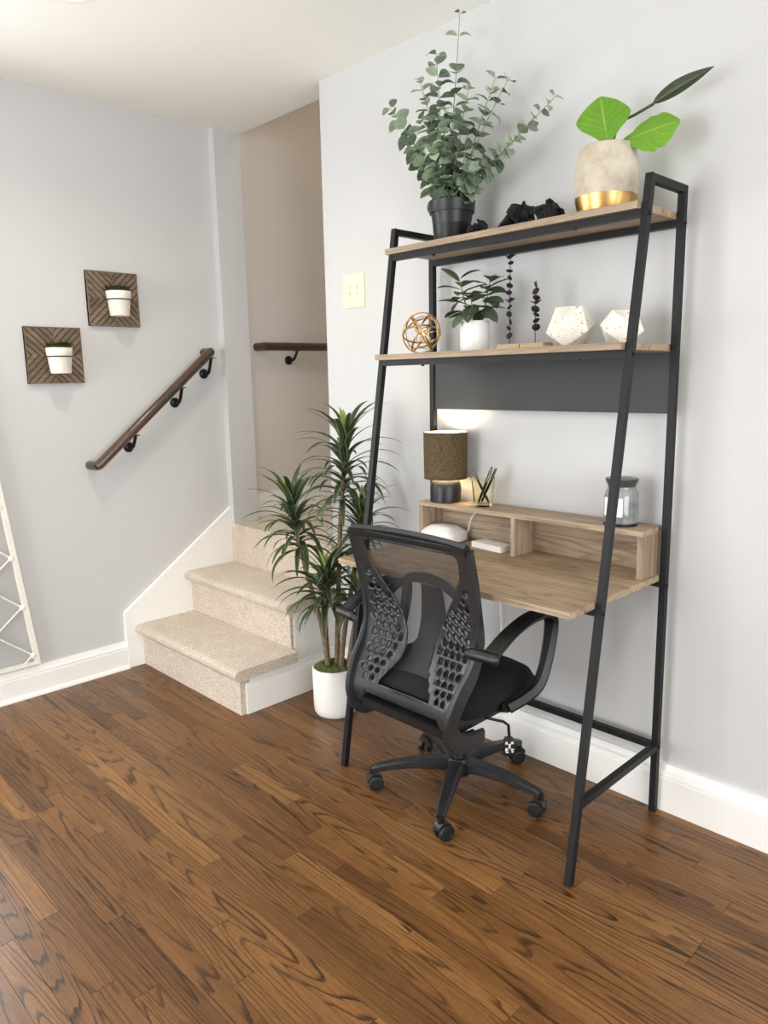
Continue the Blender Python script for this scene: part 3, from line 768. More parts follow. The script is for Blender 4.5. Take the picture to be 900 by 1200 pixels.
# seat cushion
def cushion(x0, x1, y0, y1, z0, z1, wf=0.03):
    bm = bmesh.new(); nx, ny = 18, 18; T_, B_ = [], []
    for i in range(nx+1):
        a, b_ = [], []
        for j in range(ny+1):
            u = -1+2*i/nx; v_ = -1+2*j/ny
            # superellipse remap of the square to rounded corners
            k = (abs(u)**5 + abs(v_)**5)**(1/5) or 1; m_ = max(abs(u), abs(v_)); f = (m_/k) if k else 1
            X = (x0+x1)/2 + (x1-x0)/2*u*f; Y = (y0+y1)/2 + (y1-y0)/2*v_*f
            e = (1-m_**6)**0.5; droop = -0.022*max(0, u)**3
            a.append(bm.verts.new((X, Y, (z0+z1)/2 + (z1-z0)/2*e + droop + 0.006*v_*v_*(1-m_**6))))
            b_.append(bm.verts.new((X, Y, (z0+z1)/2 - (z1-z0)/2*min(1, (1-m_**10)**0.5) + droop*0.3)) if m_ < 1 else a[-1])
        T_.append(a); B_.append(b_)
    for i in range(nx):
        for j in range(ny):
            bm.faces.new((T_[i][j], T_[i+1][j], T_[i+1][j+1], T_[i][j+1]))
            q = (B_[i][j], B_[i][j+1], B_[i+1][j+1], B_[i+1][j])
            if len(set(q)) == 4:
                try: bm.faces.new(q)
                except ValueError: pass
    return bm
cp('seat', cushion(-.625, -.225, .262, .728, .372, .478), M['chair_fabric'], smooth=True)
cp('seat_pan', box(-.60, -.29, .32, .67, .345, .385), M['chair_dark'], bevel=0.01)
cp('mechanism', box(-.52, -.28, .44, .59, .300, .348), M['chair_dark'], bevel=0.012)
cp('under_frame', extrude_poly([(-.655, .345), (-.66, .375), (-.60, .385), (-.60, .345)], 'y', .33, .66), M['chair_dark'], bevel=0.006)
cp('gas_lift', lathe([(0, .06), (.026, .06), (.026, .20), (.024, .205), (.014, .205), (.014, .31), (0, .31)], 24, c=(-.366, .515, 0)), M['chair_dark'], smooth=True)
# armrests
for sg in (-1, 1):
    ya = YC0 + sg*0.290; side = 'armrest'
    yk = YC0 + sg*0.232
    pts = [(-.612, ya, .606), (-.575, ya, .626), (-.52, ya, .650), (-.45, ya, .668), (-.385, ya, .672), (-.345, ya, .666), (-.322, ya, .645), (-.320, ya, .610), (-.330, ya, .560), (-.350, ya, .500), (-.378, ya-sg*0.004, .452), (-.415, ya-sg*0.02, .424), (-.46, ya-sg*0.045, .400)]
    pp = spline(pts, 5); n = len(pp)
    wd = [0.052 if i < n*0.42 else 0.052 - 0.012*min(1, (i-n*0.42)/(n*0.3)) for i in range(n)]
    tk = [0.023 if i < n*0.5 else 0.023 + 0.012*min(1, (i-n*0.5)/(n*0.35)) for i in range(n)]
    ar = cp('armrest', sweep(pp, wd, tk, corner=0.8), M['chair_dark'], smooth=True)
    # pivot stub that joins it to the back shell
    bm = tube([(-.628, YC0+sg*0.222, .608), (-.622, YC0+sg*0.234, .607), (-.614, YC0+sg*0.262, .606), (-.608, YC0+sg*0.312, .605), (-.606, YC0+sg*0.316, .605)], [0.008, 0.016, 0.017, 0.017, 0.012], 14)
    pv = obj('pivot', bm, M['chair_dark'], ch, smooth=True); rel(ch, pv)
    bm = tube([(-.46, ya-sg*0.05, .402), (-.44, YC0+sg*0.16, .372)], 0.017, 10)
    ft = obj('arm_bracket', bm, M['chair_dark'], ch, smooth=True); rel(ch, ft)
# lever with its tag
cp('lever', tube([(-.47, .42, .352), (-.47, .315, .350), (-.43, .290, .334), (-.412, .285, .318), (-.408, .284, .275)], 0.0045, 8), M['chair_dark'], smooth=True)
tagm = cushion(-.020, .020, -.004, .004, -.030, .030)
for v in tagm.verts: v.co = Matrix.Rotation(math.radians(-40), 4, 'Z') @ v.co + Vector((-.408, .284, .250))
tg = cp('lever_paddle', tagm, M['chair_dark'], smooth=True)
icons = bmesh.new(); R40 = Matrix.Rotation(math.radians(-40), 4, 'Z')
for (a0, a1, c0, c1) in ((-.013, -.006, .008, .016), (-.004, .004, .005, .009), (.004, .012, .008, .016), (-.003, .003, -.006, .006), (-.013, -.005, -.014, -.004), (-.012, -.002, -.019, -.016), (.004, .013, -.012, -.007), (.006, .012, -.019, -.014)):
    box(a0, a1, -.0052, -.0040, c0, c1, icons, Matrix.Translation((-.408, .284, .250)) @ R40)
cp('lever_icons', icons, M['white_plastic'])
# five-star base with casters
PH = [-8, 64, 134, 209, 281]
hub = cp('base_hub', lathe([(0, .062), (.040, .062), (.046, .075), (.044, .105), (.036, .118), (0, .118)], 24, c=(-.366, .515, 0)), M['chair_dark'], smooth=True)
for ph in PH:
    a = math.radians(ph); d = Vector((math.cos(a), math.sin(a), 0)); sd = Vector((-d.y, d.x, 0)); c = Vector((-.366, .515, 0))
    pth = [c + d*r_ + Vector((0, 0, z_)) for r_, z_ in ((.028, .094), (.09, .098), (.15, .095), (.21, .088), (.262, .078), (.285, .072))]
    cp('base_arm', sweep(pth, [.052, .048, .042, .036, .031, .026], [.042, .038, .032, .026, .024, .020], side=sd, corner=0.45), M['chair_plastic'], smooth=True)
    p = c + d*.287
    cs = empty('caster', (0, 0, 0)); cs.parent = ch; cs.location = p - ch.location; cs.rotation_euler = (0, 0, a + random.uniform(-0.9, 0.9))
    wr = 0.0255
    for s_ in (-1, 1):
        b_ = lathe([(0, 0), (wr*.55, 0), (wr*.62, .002), (wr*.9, .002), (wr, .005), (wr, .014), (wr*.93, .018), (wr*.7, .019), (wr*.66, .0165), (wr*.25, .0165), (0, .017)], 24)
        for v in b_.verts: v.co = Vector((v.co.x - 0.012, s_*(0.004 + v.co.z), v.co.y + wr))
        obj('wheel', b_, M['wheel'], cs, smooth=True)
    hd = bmesh.new(); sweep([(-0.032, 0, .038), (-0.020, 0, .052), (-0.004, 0, .055), (0.010, 0, .046), (0.013, 0, .036)], .030, .008, bm=hd)
    tube([(0, 0, .050), (0, 0, .075)], 0.008, 10, bm=hd)
    obj('fork', hd, M['chair_dark'], cs, smooth=True)
#@@ITEMS
# ------------------------------------------------------------------ leaves
def leaf_mesh(name, L, Wd, shape, curl=0.2, fold=0.15, nl=6, nw=2, m=None, petiole=0.0, wavy=0.0, seed=0):
    """leaf lying along +Y from the origin, normal +Z; bends down by curl"""
    rg = random.Random(seed); bm = bmesh.new(); uvl = bm.loops.layers.uv.new('UVMap'); G = []
    for i in range(nl+1):
        t = i/nl; hw_ = Wd/2*shape(t); ang = curl*t
        y = petiole + (L/curl*math.sin(ang) if abs(curl) > 1e-3 else L*t); z = -(L/curl*(1-math.cos(ang)) if abs(curl) > 1e-3 else 0)
        row = []
        for j in range(nw+1):
            u = -1+2*j/nw
            row.append((bm.verts.new((u*hw_, y, z + abs(u)*hw_*fold*2 + (rg.uniform(-1, 1)*wavy*hw_ if abs(u) > .9 else 0))), (j/nw, t)))
        G.append(row)
    for a, b_ in zip(G, G[1:]):
        for j in range(nw):
            q = [a[j], a[j+1], b_[j+1], b_[j]]
            vs = []; [vs.append(x_) for x_ in q if all((x_[0].co-y_[0].co).length > 1e-6 for y_ in vs)]
            if len(vs) < 3: continue
            f = bm.faces.new([x_[0] for x_ in vs]); f.smooth = True
            for lp_, x_ in zip(f.loops, vs): lp_[uvl].uv = x_[1]
    if petiole:
        pass
    me = bpy.data.meshes.new(name); bm.to_mesh(me); bm.free(); me.materials.append(m); return me
def orient(ydir, ndir):
    y = Vector(ydir).normalized(); n_ = Vector(ndir); n_ = (n_ - y*n_.dot(y)); n_ = n_.normalized() if n_.length > 1e-4 else y.orthogonal()
    x = y.cross(n_); return Matrix((x, y, n_)).transposed().to_4x4()
def place_leaf(me, parent, p, ydir, ndir, sc=1.0, name='leaf'):
    o = bpy.data.objects.new(name, me); COL.objects.link(o); o.parent = parent
    o.matrix_local = Matrix.Translation(Vector(p)) @ orient(ydir, ndir) @ Matrix.Scale(sc, 4); return o
def pot_lathe(ro, rb, h, th, lip=0, n=40):
    return lathe([(0, 0), (rb*0.96, 0), (rb, 0.004), (ro, h-0.003), (ro-0.002, h), (ro-th, h), (ro-th-0.002, h-0.004), (rb-th, th), (0, th)], n)

# ---- eucalyptus on the top shelf
random.seed(11)
eu = empty('eucalyptus_plant', (-0.135, 0.735, ZT), 'leafy artificial eucalyptus in a black nursery pot at the left end of the top shelf', 'plant')
obj('pot', lathe([(0, 0), (.056, 0), (.058, .004), (.066, .100), (.068, .103), (.074, .103), (.076, .135), (.077, .138), (.072, .138), (.068, .10), (.055, .01), (0, .01)], 40), M['black_plastic'], eu, smooth=True)
obj('soil', lathe([(0, .118), (.05, .119), (.069, .116)], 24), M['stem_brown'], eu, smooth=True)
def sh_round(t): return max(0.0, math.sin(math.pi*min(1, t**0.8*0.98+0.015)))**0.6 if 0 < t < 1 else 0.05
EM = [leaf_mesh('leaf', .040, .037, sh_round, 0.4+.25*k, .12, 6, 2, M['euc_leaf'], seed=k) for k in range(5)]
tips = [((.03, -.010, .712), .0), ((-.02, .262, .490), .3), ((-.02, -.405, .352), -.3), ((.02, -.160, .478), 0), ((.01, -.215, .452), 0),
        ((-.01, .055, .600), 0), ((-.06, .085, .520), 0), ((.0, -.070, .465), 0), ((-.04, .095, .410), 0), ((-.01, .170, .330), 0), ((-.05, .100, .290), 0),
        ((-.01, -.225, .240), 0), ((-.05, -.150, .215), 0), ((-.07, -.03, .400), 0), ((-.09, .01, .300), 0), ((-.06, -.12, .330), 0), ((.03, .16, .26), 0), ((-.08, .05, .21), 0)]
nleaf = 0
for ti, (tp_, bend) in enumerate(tips):
    a = random.uniform(0, 6.28); base = Vector((math.cos(a)*.025, math.sin(a)*.025, .115))
    tp_ = Vector(tp_); mid = base.lerp(tp_, .45) + Vector((0, 0, .035 + .1*abs(tp_.y)*.6))
    if ti == 2: mid = Vector((-.015, -.17, .225))
    if ti == 0: mid = Vector((.02, .005, .42))
    pts = []
    for k in range(15):
        t = k/14; pts.append(base*(1-t)**2 + mid*2*t*(1-t) + tp_*t*t)
    obj('stem', tube(pts, [.0022*(1-.6*k/14) for k in range(15)], 5), M['stem_green'], eu, smooth=True)
    L = sum((q-p).length for p, q in zip(pts, pts[1:])); n = int(L/(.026 if ti == 2 else .0345))
    for k in range(2 if ti < 5 else 1, n+1):
        t = k/(n+.2); i = min(13, int(t*14)); f = t*14-i
        p = pts[i].lerp(pts[min(i+1, 14)], f); d = (pts[min(i+1, 14)]-pts[i]).normalized()
        if ti == 0 and 0.66 < t < 0.95 and k % 3: continue
        s = (d.orthogonal().normalized()); ph = (k % 2)*1.57 + random.uniform(-.4, .4) + ti
        sc = ((1.45 if ti != 2 else 1.2) - .62*t**2.4) * random.uniform(.85, 1.15)
        if ti == 0 and t > 0.93: sc *= 0.6
        for sg in (0, math.pi):
            if nleaf >= 292 or (p.z < .135): continue
            q = Quaternion(d, ph+sg) @ s
            yd = (q*0.9 + d*random.uniform(.25, .7)).normalized()
            place_leaf(EM[nleaf % 5], eu, p + yd*.004, yd, d*1.0 + Vector((random.uniform(-.3, .3), random.uniform(-.3, .3), random.uniform(-.2, .3))), sc); nleaf += 1
print('euc leaves', nleaf)

# ---- fiddle leaf cutting in concrete pot
fg = empty('fig_plant', (-0.145, 0.172, ZT), 'two bright green fig leaves in a concrete pot with gold dipped base, top shelf', 'plant')
obj('pot', lathe([(0, 0), (.066, 0), (.072, .004), (.083, .045), (.0865, .085), (.085, .12), (.079, .155), (.0745, .178), (.072, .181), (.068, .178), (.072, .12), (.06, .01), (0, .01)], 48), M['concrete'], fg, smooth=True)
obj('soil', lathe([(0, .150), (.05, .152), (.072, .148)], 24), M['stem_brown'], fg, smooth=True)
def sh_fig(t): return max(.04, (math.sin(math.pi*min(1, t**1.25*.96+.03))**.55) * (.78+.3*math.sin(t*5.2-1.6)))
def sh_lance(t): return max(.02, math.sin(math.pi*min(1, t**.75*.99))**.9)
nrm = Vector((-.80, -.42, .25))
me = leaf_mesh('leaf', .138, .132, sh_fig, .35, -.10, 14, 8, M['fig_leaf'], wavy=.10, seed=2)
place_leaf(me, fg, (-.045, -.026, .172), (-.05, .16, .95), nrm)
me = leaf_mesh('leaf', .158, .118, sh_fig, .30, -.10, 14, 8, M['fig_leaf'], wavy=.08, seed=5)
place_leaf(me, fg, (-.012, -.040, .180), (.05, -.97, .24), Vector((-.80, -.25, .50)))
me = leaf_mesh('leaf', .165, .036, sh_lance, -.25, -.45, 12, 6, M['fig_dark'], wavy=.05, seed=9)
place_leaf(me, fg, (.036, -.105, .272), (.10, -.90, .34), Vector((-.7, .2, -.6)))
obj('stem', tube(spline([(0, -.0, .15), (.005, -.006, .20), (.010, -.018, .238), (.026, -.060, .254), (.036, -.110, .272)], 5), [.0042]*21, 6), M['fig_dark'], fg, smooth=True)
obj('stem', tube([(0, 0, .14), (.002, -.02, .21), (.004, -.018, .265), (.004, -.026, .285)], [.004, .0035, .003, .001], 6), M['stem_brown'], fg, smooth=True)
obj('stem', tube([(0.003, -.018, .25), (0.003, -.004, .272), (0.003, .002, .284)], [.003, .002, .001], 6), M['stem_brown'], fg, smooth=True)
place_leaf(leaf_mesh('leaf', .07, .035, sh_lance, .3, .1, 8, 2, M['fig_dark'], seed=3), fg, (.0, -.03, .178), (.1, -.95, .05), (-.5, 0, .8))

# ---- black coral pieces
def coral(loc, r, seed, label):
    rg = random.Random(seed); c = Vector(loc)
    bm = bmesh.new()
    # folded, lobed plates gathered at the base
    nl = 5 if r > .03 else 3
    for k in range(nl):
        az = rg.uniform(0, 6.28); tilt = rg.uniform(-.5, .5); off = Vector((rg.uniform(-.35, .35)*r, rg.uniform(-.38, .38)*r, rg.uniform(.35, .95)*r))
        g = []; R = Euler((tilt, rg.uniform(-.5, .5), az)).to_matrix()
        rr = r*rg.uniform(.5, .78); fr_ = rg.randint(3, 6); p1 = rg.uniform(0, 6)
        ni, nj = 5, 22
        for i in range(ni+1):
            row = []
            for j in range(nj):
                th = 2*math.pi*j/nj; q = rr*i/ni*(1+.16*math.sin(fr_*th+p1)+.07*math.sin(2.3*fr_*th))
                y = q*math.cos(th); z = q*math.sin(th); x_ = .30*rr*(i/ni)**1.3*math.sin(fr_*th*.5*2+p1*2) + .2*rr*(i/ni)
                row.append(R @ Vector((x_, y, z)) + off)
            g.append(row)
        for side_ in (0,):
            ctr = bm.verts.new(g[0][0]); prev = None
            for i in range(1, ni+1):
                cur = [bm.verts.new(Vector((v.x, v.y, max(.001, v.z)))) for v in g[i]]
                for j in range(nj):
                    if prev is None: bm.faces.new((ctr, cur[j], cur[(j+1) % nj]))
                    else: bm.faces.new((prev[j], cur[j], cur[(j+1) % nj], prev[(j+1) % nj]))
                prev = cur
    o = obj('coral', bm, M['black_coral'], smooth=True, loc=c); md = o.modifiers.new('thick', 'SOLIDIFY'); md.thickness = .007 if r > .02 else .004; md.offset = 0
    d = o.modifiers.new('d', 'DISPLACE') if False else None
    tag(o, label, 'coral', 'black coral pieces on the top shelf'); return o
coral((-.150, .615, ZT), .040, 3, 'low curled black coral with small holes right beside the black plant pot')
coral((-.175, .570, ZT), .018, 4, 'tiny black coral chip next to the low curled piece')
coral((-.160, .512, ZT), .024, 5, 'small flat black coral flake left of the largest coral')
coral((-.150, .458, ZT), .054, 8, 'largest black folded coral in the middle of the top shelf')
coral((-.150, .358, ZT), .049, 12, 'ruffled black coral nearest the concrete pot')

# ---- small plant in white pot on the middle shelf
sp_ = empty('potted_plant', (-0.155, 0.622, ZM), 'small grey-green leafy plant in a plain white pot on the middle shelf', 'plant')
obj('pot', pot_lathe(.048, .047, .098, .005), M['white_ceramic'], sp_, smooth=True)
obj('soil', lathe([(0, .088), (.042, .086)], 24), M['stem_brown'], sp_, smooth=True)
def sh_oval(t): return max(.04, math.sin(math.pi*min(1, t*.97+.02))**.65)
SM = [leaf_mesh('leaf', .078, .043, sh_oval, .3+.25*k, .10, 7, 4, M['sage_leaf'], seed=k) for k in range(4)]
random.seed(5); k_ = 0
for (bx, by, tz) in ((-.012, .032, .235), (.012, -.030, .225), (-.02, -.005, .17)):
    tp_ = Vector((bx*1.5, by*1.6, tz)); b0 = Vector((bx*.6, by*.5, .085))
    obj('stem', tube([b0, b0.lerp(tp_, .5)+Vector((.004, 0, 0)), tp_], [.0028, .0024, .0015], 6), M['stem_green'], sp_, smooth=True)
    nw_ = 14 if tz > .2 else 7
    for k in range(nw_):
        t = .25 + .78*k/nw_; az = k*2.4 + bx*60; p = b0.lerp(tp_, min(1, t)); el = .05 + .9*(t-.25)
        yd = Vector((math.cos(az)*math.cos(el)*.8, math.sin(az)*math.cos(el)*1.1, math.sin(el)*.8))
        place_leaf(SM[k_ % 4], sp_, p + yd.normalized()*.006, yd, (0, 0, 1), random.uniform(.85, 1.15)); k_ += 1
for (p, yd) in (((0, .03, .17), (-.1, .98, .02)), ((0, .02, .12), (-.25, .95, .05)), ((0, -.03, .16), (-.1, -.98, .10)), ((0, -.035, .185), (-.05, -.9, .25)), ((0, -.02, .13), (-.2, -.9, -.05)), ((-.01, .02, .13), (-.8, .1, -.5)), ((-.01, -.0, .15), (-.8, -.3, -.5))):
    place_leaf(SM[k_ % 4], sp_, p, yd, (-.4, 0, .9), 1.1); k_ += 1

# ---- gold wire sphere
gs_ = empty('wire_sphere', (-0.155, 0.857, ZM), 'round gold wire orb of looping bands at the left end of the middle shelf', 'ornament')
random.seed(2); R0 = .070; zc = R0 + .004
def ringpath(r_, n_, cz, wob=0, ph=0, ctr=(0, 0, 0)):
    n_ = Vector(n_).normalized(); a = n_.orthogonal().normalized(); b_ = n_.cross(a); out = []
    for k in range(40):
        th = 2*math.pi*k/40; rr = r_*(1+wob*math.sin(2*th+ph)); out.append(Vector((ctr[0], ctr[1], cz+ctr[2])) + a*math.cos(th)*rr + b_*math.sin(th)*rr)
    return out
rings = [((1, .1, .1), R0, (0, 0, 0)), ((.4, 1, .3), R0, (0, 0, 0)), ((-.5, .8, .5), R0*.97, (0, 0, 0)), ((.3, .3, 1), R0*.95, (0, 0, -.004)), ((.7, -.7, .6), R0*.98, (0, 0, 0)), ((-.8, -.3, .7), R0*.96, (0, 0, 0))]
for k, (n_, r_, c_) in enumerate(rings):
    p = ringpath(r_, n_, zc, ctr=c_)
    bm = sweep(p + [p[0], p[1]], .0062, .0024, side=Vector(n_).normalized()); obj('band', bm, M['gold'], gs_, smooth=True)
for k in range(4):
    c_ = Vector((random.uniform(-1, 1), random.uniform(-1, 1), random.uniform(-1, 1))).normalized()*R0*.42
    obj('loop', tube(ringpath(R0*.42, (random.uniform(-1, 1), random.uniform(-1, 1), random.uniform(-1, 1)), zc, ctr=c_), .0016, 6, closed=True), M['gold'], gs_, smooth=True)

# ---- black disc stems on a pale wood block
bs = empty('disc_stem_stand', (-0.160, 0.425, ZM), 'two dark disc-strung stems standing on a pale wooden block, middle shelf', 'ornament')
for (ya, yb) in ((-.085, -.002), (.002, .085)):
    obj('block', box(-.026, .026, ya, yb, 0, .018), M['block_wood'], bs, bevel=.0012)
for (py, h_, seed, sizes) in ((.055, .285, 1, None), (-.040, .200, 6, None)):
    rg = random.Random(seed)
    obj('rod', tube([(0, py, .016), (0, py+.001, h_*.6), (.001, py, h_)], .0013, 6), M['bead'], bs)
    z = .045 if seed == 1 else .065
    while z < h_:
        big = (.0068 + .0050*abs(math.sin(z*70+seed))) * (1.15 if seed == 6 else 1.0)
        e = Euler((rg.uniform(-1.2, 1.2), rg.uniform(-1.2, 1.2), rg.uniform(0, 3))).to_matrix().to_4x4()
        obj('disc', ellipsoid((rg.uniform(-.003, .003), py + rg.uniform(-.003, .003), z), (big, big*.95, big*.30), seg=12, mtx=e), M['bead'], bs, smooth=True)
        if rg.random() < .30:
            for sg in (-1, 1):
                e2 = Matrix.Rotation(sg*.5, 4, 'X')
                obj('disc', ellipsoid((0, py+sg*.011, z), (.004, .011, .0014), seg=10, mtx=e2), M['bead'], bs, smooth=True)
        z += big*(1.9 if seed == 1 else 1.35) + .002

# ---- terrazzo faceted vessels (dodecahedra)
def icosa(wd, ht):
    bm = bmesh.new(); bmesh.ops.create_icosphere(bm, subdivisions=1, radius=1.0)
    f = min(bm.faces, key=lambda f: f.normal.z); q = f.normal.rotation_difference(Vector((0, 0, -1)))
    for v in bm.verts: v.co = q @ v.co
    mz = min(v.co.z for v in bm.verts); Mz = max(v.co.z for v in bm.verts); rx = max(Vector((v.co.x, v.co.y)).length for v in bm.verts)
    for v in bm.verts: v.co = Vector((v.co.x*wd/2/rx, v.co.y*wd/2/rx, (v.co.z-mz)*ht/(Mz-mz)))
    return bm
t1 = obj('faceted_vessel', icosa(.146, .116), M['terrazzo'], loc=(-0.150, .268, ZM), bevel=.0012); t1.rotation_euler = (0, 0, .2)
tag(t1, 'larger faceted cream terrazzo vessel beside the wooden block on the middle shelf', 'vessel', 'faceted terrazzo vessels')
t2 = obj('faceted_vessel', icosa(.122, .094), M['terrazzo'], loc=(-0.150, .108, ZM), bevel=.0012); t2.rotation_euler = (0, 0, .75)
tag(t2, 'smaller faceted cream terrazzo vessel partly behind the right front desk leg', 'vessel', 'faceted terrazzo vessels')

# ---- table lamp on the hutch
lm = empty('table_lamp', (-0.090, .806, HZ), 'small lit table lamp with black base and dark linen drum shade', 'lamp')
obj('base', lathe([(0, 0), (.053, 0), (.056, .003), (.0565, .050), (.0545, .066), (.048, .076), (.038, .081), (.012, .082), (0, .082)], 40), M['lampbase'], lm, smooth=True)
obj('socket', lathe([(.012, .080), (.012, .115), (.010, .118), (0, .118)], 20), M['lampbase'], lm, smooth=True)
sh = obj('lamp_shade', lathe([(.0770, .086), (.0790, .250)], 64), M['shade'], lm, smooth=True)
obj('lining', lathe([(.0752, .087), (.0772, .249)], 64), M['shade_lining'], sh, smooth=True)
for zz, rr in ((.086, .0770), (.250, .0790)):
    obj('shade_rim', tube([(rr*math.cos(2*math.pi*k/48), rr*math.sin(2*math.pi*k/48), zz) for k in range(48)], .0014, 6, closed=True), M['pen_black'], sh, smooth=True)
bm = bmesh.new()
for k in range(3): a = k*2.094; tube([(0.010*math.cos(a), .010*math.sin(a), .118), (.076*math.cos(a), .076*math.sin(a), .120)], .0012, 5, bm=bm)
obj('shade_spider', bm, M['pen_metal'], lm)
obj('bulb', ellipsoid((0, 0, .150), (.020, .020, .028), seg=16), M['bulb'], lm, smooth=True)
l = bpy.data.lights.new('lamp_bulb_glow', 'POINT'); l.energy = 2.2; l.color = (1.0, .80, .54); l.shadow_soft_size = .022
o = bpy.data.objects.new('lamp_bulb_glow', l); COL.objects.link(o); o.location = (-0.090, .806, HZ+.185)
l = bpy.data.lights.new('lamp_bulb_glow', 'POINT'); l.energy = 0.8; l.color = (1.0, .74, .42); l.shadow_soft_size = .010
o = bpy.data.objects.new('lamp_bulb_glow', l); COL.objects.link(o); o.location = (-0.090, .806, HZ+.113)

# ---- pen cup
cup = empty('pen_cup', (-0.085, .640, HZ), 'clear amber-tinted ribbed glass holding pens, right of the lamp', 'cup')
bm = bmesh.new(); n = 48; prof_o = [(.030, 0), (.0325, .004), (.0335, .030), (.041, .100)]; prof_i = [(.0385, .100), (.031, .030), (.028, .010)]
rr_ = []
for (r_, z_) in prof_o + prof_i:
    amp = .0012 if (r_, z_) in prof_o and z_ > .02 and z_ < .09 else 0
    rr_.append([bm.verts.new(((r_+amp*math.cos(12*2*math.pi*k/n))*math.cos(2*math.pi*k/n), (r_+amp*math.cos(12*2*math.pi*k/n))*math.sin(2*math.pi*k/n), z_)) for k in range(n)])
for a, b_ in zip(rr_, rr_[1:]):
    for k in range(n): bm.faces.new((a[k], a[(k+1) % n], b_[(k+1) % n], b_[k]))
bm.faces.new(rr_[0][::-1]); bm.faces.new(rr_[-1])
obj('glass', bm, M['cup_glass'], cup, smooth=True)
pens = [((-.075, .622, .012), (-.090, .685, .128), 'black pen leaning to the left side of the glass cup'),
        ((-.090, .655, .012), (-.095, .595, .140), 'black pen leaning right in the cup, tallest of the three on the right'),
        ((-.080, .650, .012), (-.080, .588, .134), 'black pen leaning right in the cup, next to the tallest one'),
        ((-.098, .650, .012), (-.108, .590, .124), 'shortest black pen leaning right in the cup')]
for a, b_, lb in pens:
    a = Vector(a) + Vector((0, 0, HZ)); b_ = Vector(b_) + Vector((0, 0, HZ)); c = a
    e = empty('pen', tuple(a), lb, 'pen', 'pens in the glass cup'); d = b_-a
    obj('barrel', tube([(0, 0, 0), d*.05, d*.8, d*.97, d], [.0012, .0042, .0045, .0042, .002], 10), M['pen_black'], e, smooth=True)
    nn = Vector((-.8, -.5, 0)).normalized()*.0055
    obj('clip', bar(d*.98+nn, d*.68+nn, .0012, .003), M['pen_metal'], e)

# ---- jar candle
jr = empty('candle_jar', (-0.085, .124, HZ), 'smoky grey glass jar candle with lid and white label at the right end', 'candle')
obj('jar_body', lathe([(0, 0), (.044, 0), (.048, .004), (.049, .012), (.049, .088), (.046, .100), (.041, .108), (.040, .114), (.0395, .118), (0, .118)], 48), M['jar'], jr, smooth=True)
obj('lid', lathe([(0, .116), (.040, .116), (.041, .121), (.047, .133), (.0478, .137), (.046, .140), (.03, .1425), (0, .1435)], 48), M['jar_lid'], jr, smooth=True)
obj('base_ring', lathe([(.0, -.0), (.0488, .0002), (.0496, .004), (.0494, .009), (.048, .010)], 48), M['pen_black'], jr, smooth=True)
bm = bmesh.new(); rws = []
for z_ in (.030, .085): rws.append([bm.verts.new((.0497*math.cos(a), .0497*math.sin(a), z_)) for a in [math.radians(138+75*k/12) for k in range(13)]])
for k in range(12): bm.faces.new((rws[0][k], rws[0][k+1], rws[1][k+1], rws[1][k]))
obj('label', bm, M['wax_label'], jr, smooth=True)

# ---- white router with cable
rt = empty('wifi_router', (-0.095, .812, ZD), 'white rounded square router inside the left cubby of the organizer', 'router')
bm = bmesh.new(); rings_ = []
for (z_, sx_, sy_) in ((0.004, .050, .074), (.0, .046, .070), (.0, .054, .080), (.003, .057, .083), (.030, .055, .080), (.036, .051, .075), (.050, .034, .050), (.053, .030, .045), (.054, .001, .001)):
    rings_.append([bm.verts.new((sx_*math.copysign(abs(math.cos(t))**.42, math.cos(t)), sy_*math.copysign(abs(math.sin(t))**.42, math.sin(t)), z_+.002)) for t in [2*math.pi*k/40 for k in range(40)]])
for a, b_ in zip(rings_, rings_[1:]):
    for k in range(40): bm.faces.new((a[k], a[(k+1) % 40], b_[(k+1) % 40], b_[k]))
bm.faces.new(rings_[0][::-1]); bmesh.ops.remove_doubles(bm, verts=bm.verts, dist=1e-5)
obj('housing', bm, M['white_plastic'], rt, smooth=True)
obj('foot', box(-.045, .045, -.068, .068, 0, .004), M['pen_black'], rt, bevel=.002)
# embossed word on the lid
tx = bpy.data.curves.new('logo', 'FONT'); tx.body = 'eero'; tx.size = .016; tx.extrude = .0004; tx.align_x = 'CENTER'; tx.align_y = 'CENTER'
to = bpy.data.objects.new('logo', tx); COL.objects.link(to)
dg = bpy.context.evaluated_depsgraph_get(); mt = bpy.data.meshes.new_from_object(to.evaluated_get(dg)); bpy.data.objects.remove(to)
lo = link('logo', mt, M['print'], rt); lo.data.materials.clear(); lo.data.materials.append(M['print']); lo.location = (.010, .0, .0565); lo.rotation_euler = (0, 0, -math.pi/2)
cb = obj('power_cable', tube(spline([(-.050, .735, ZD+.030), (-.052, .722, ZD+.075), (-.052, .700, ZD+.104), (-.048, .665, ZD+.117), (-.040, .640, ZD+.114), (-.032, .630, ZD+.108)], 6), .0024, 8), M['cord_white'], smooth=True)
tag(cb, 'white cable arching from the router to the back of the cubby', 'cable')
# ---- white box
wb = empty('card_box', (-0.092, .592, ZD), 'flat white box lying on the desktop left of the organizer divider', 'box', rz=-.12)
obj('lid', box(-.034, .034, -.070, .068, .0, .019), M['paper'], wb, bevel=.001)
obj('print_line', box(-.018, -.015, -.040, .040, .0190, .0193), M['print'], wb)
# ---- cable under the desk
cb = obj('power_cable', tube(spline([(-.020, .625, ZD-.03), (-.012, .622, .60), (-.010, .616, .48), (-.012, .609, .36), (-.02, .604, .27), (-.04, .59, .06), (-.045, .57, .004)], 5), .0022, 6), M['cord_white'], smooth=True)
tag(cb, 'thin white cable hanging down the wall under the desk', 'cable')

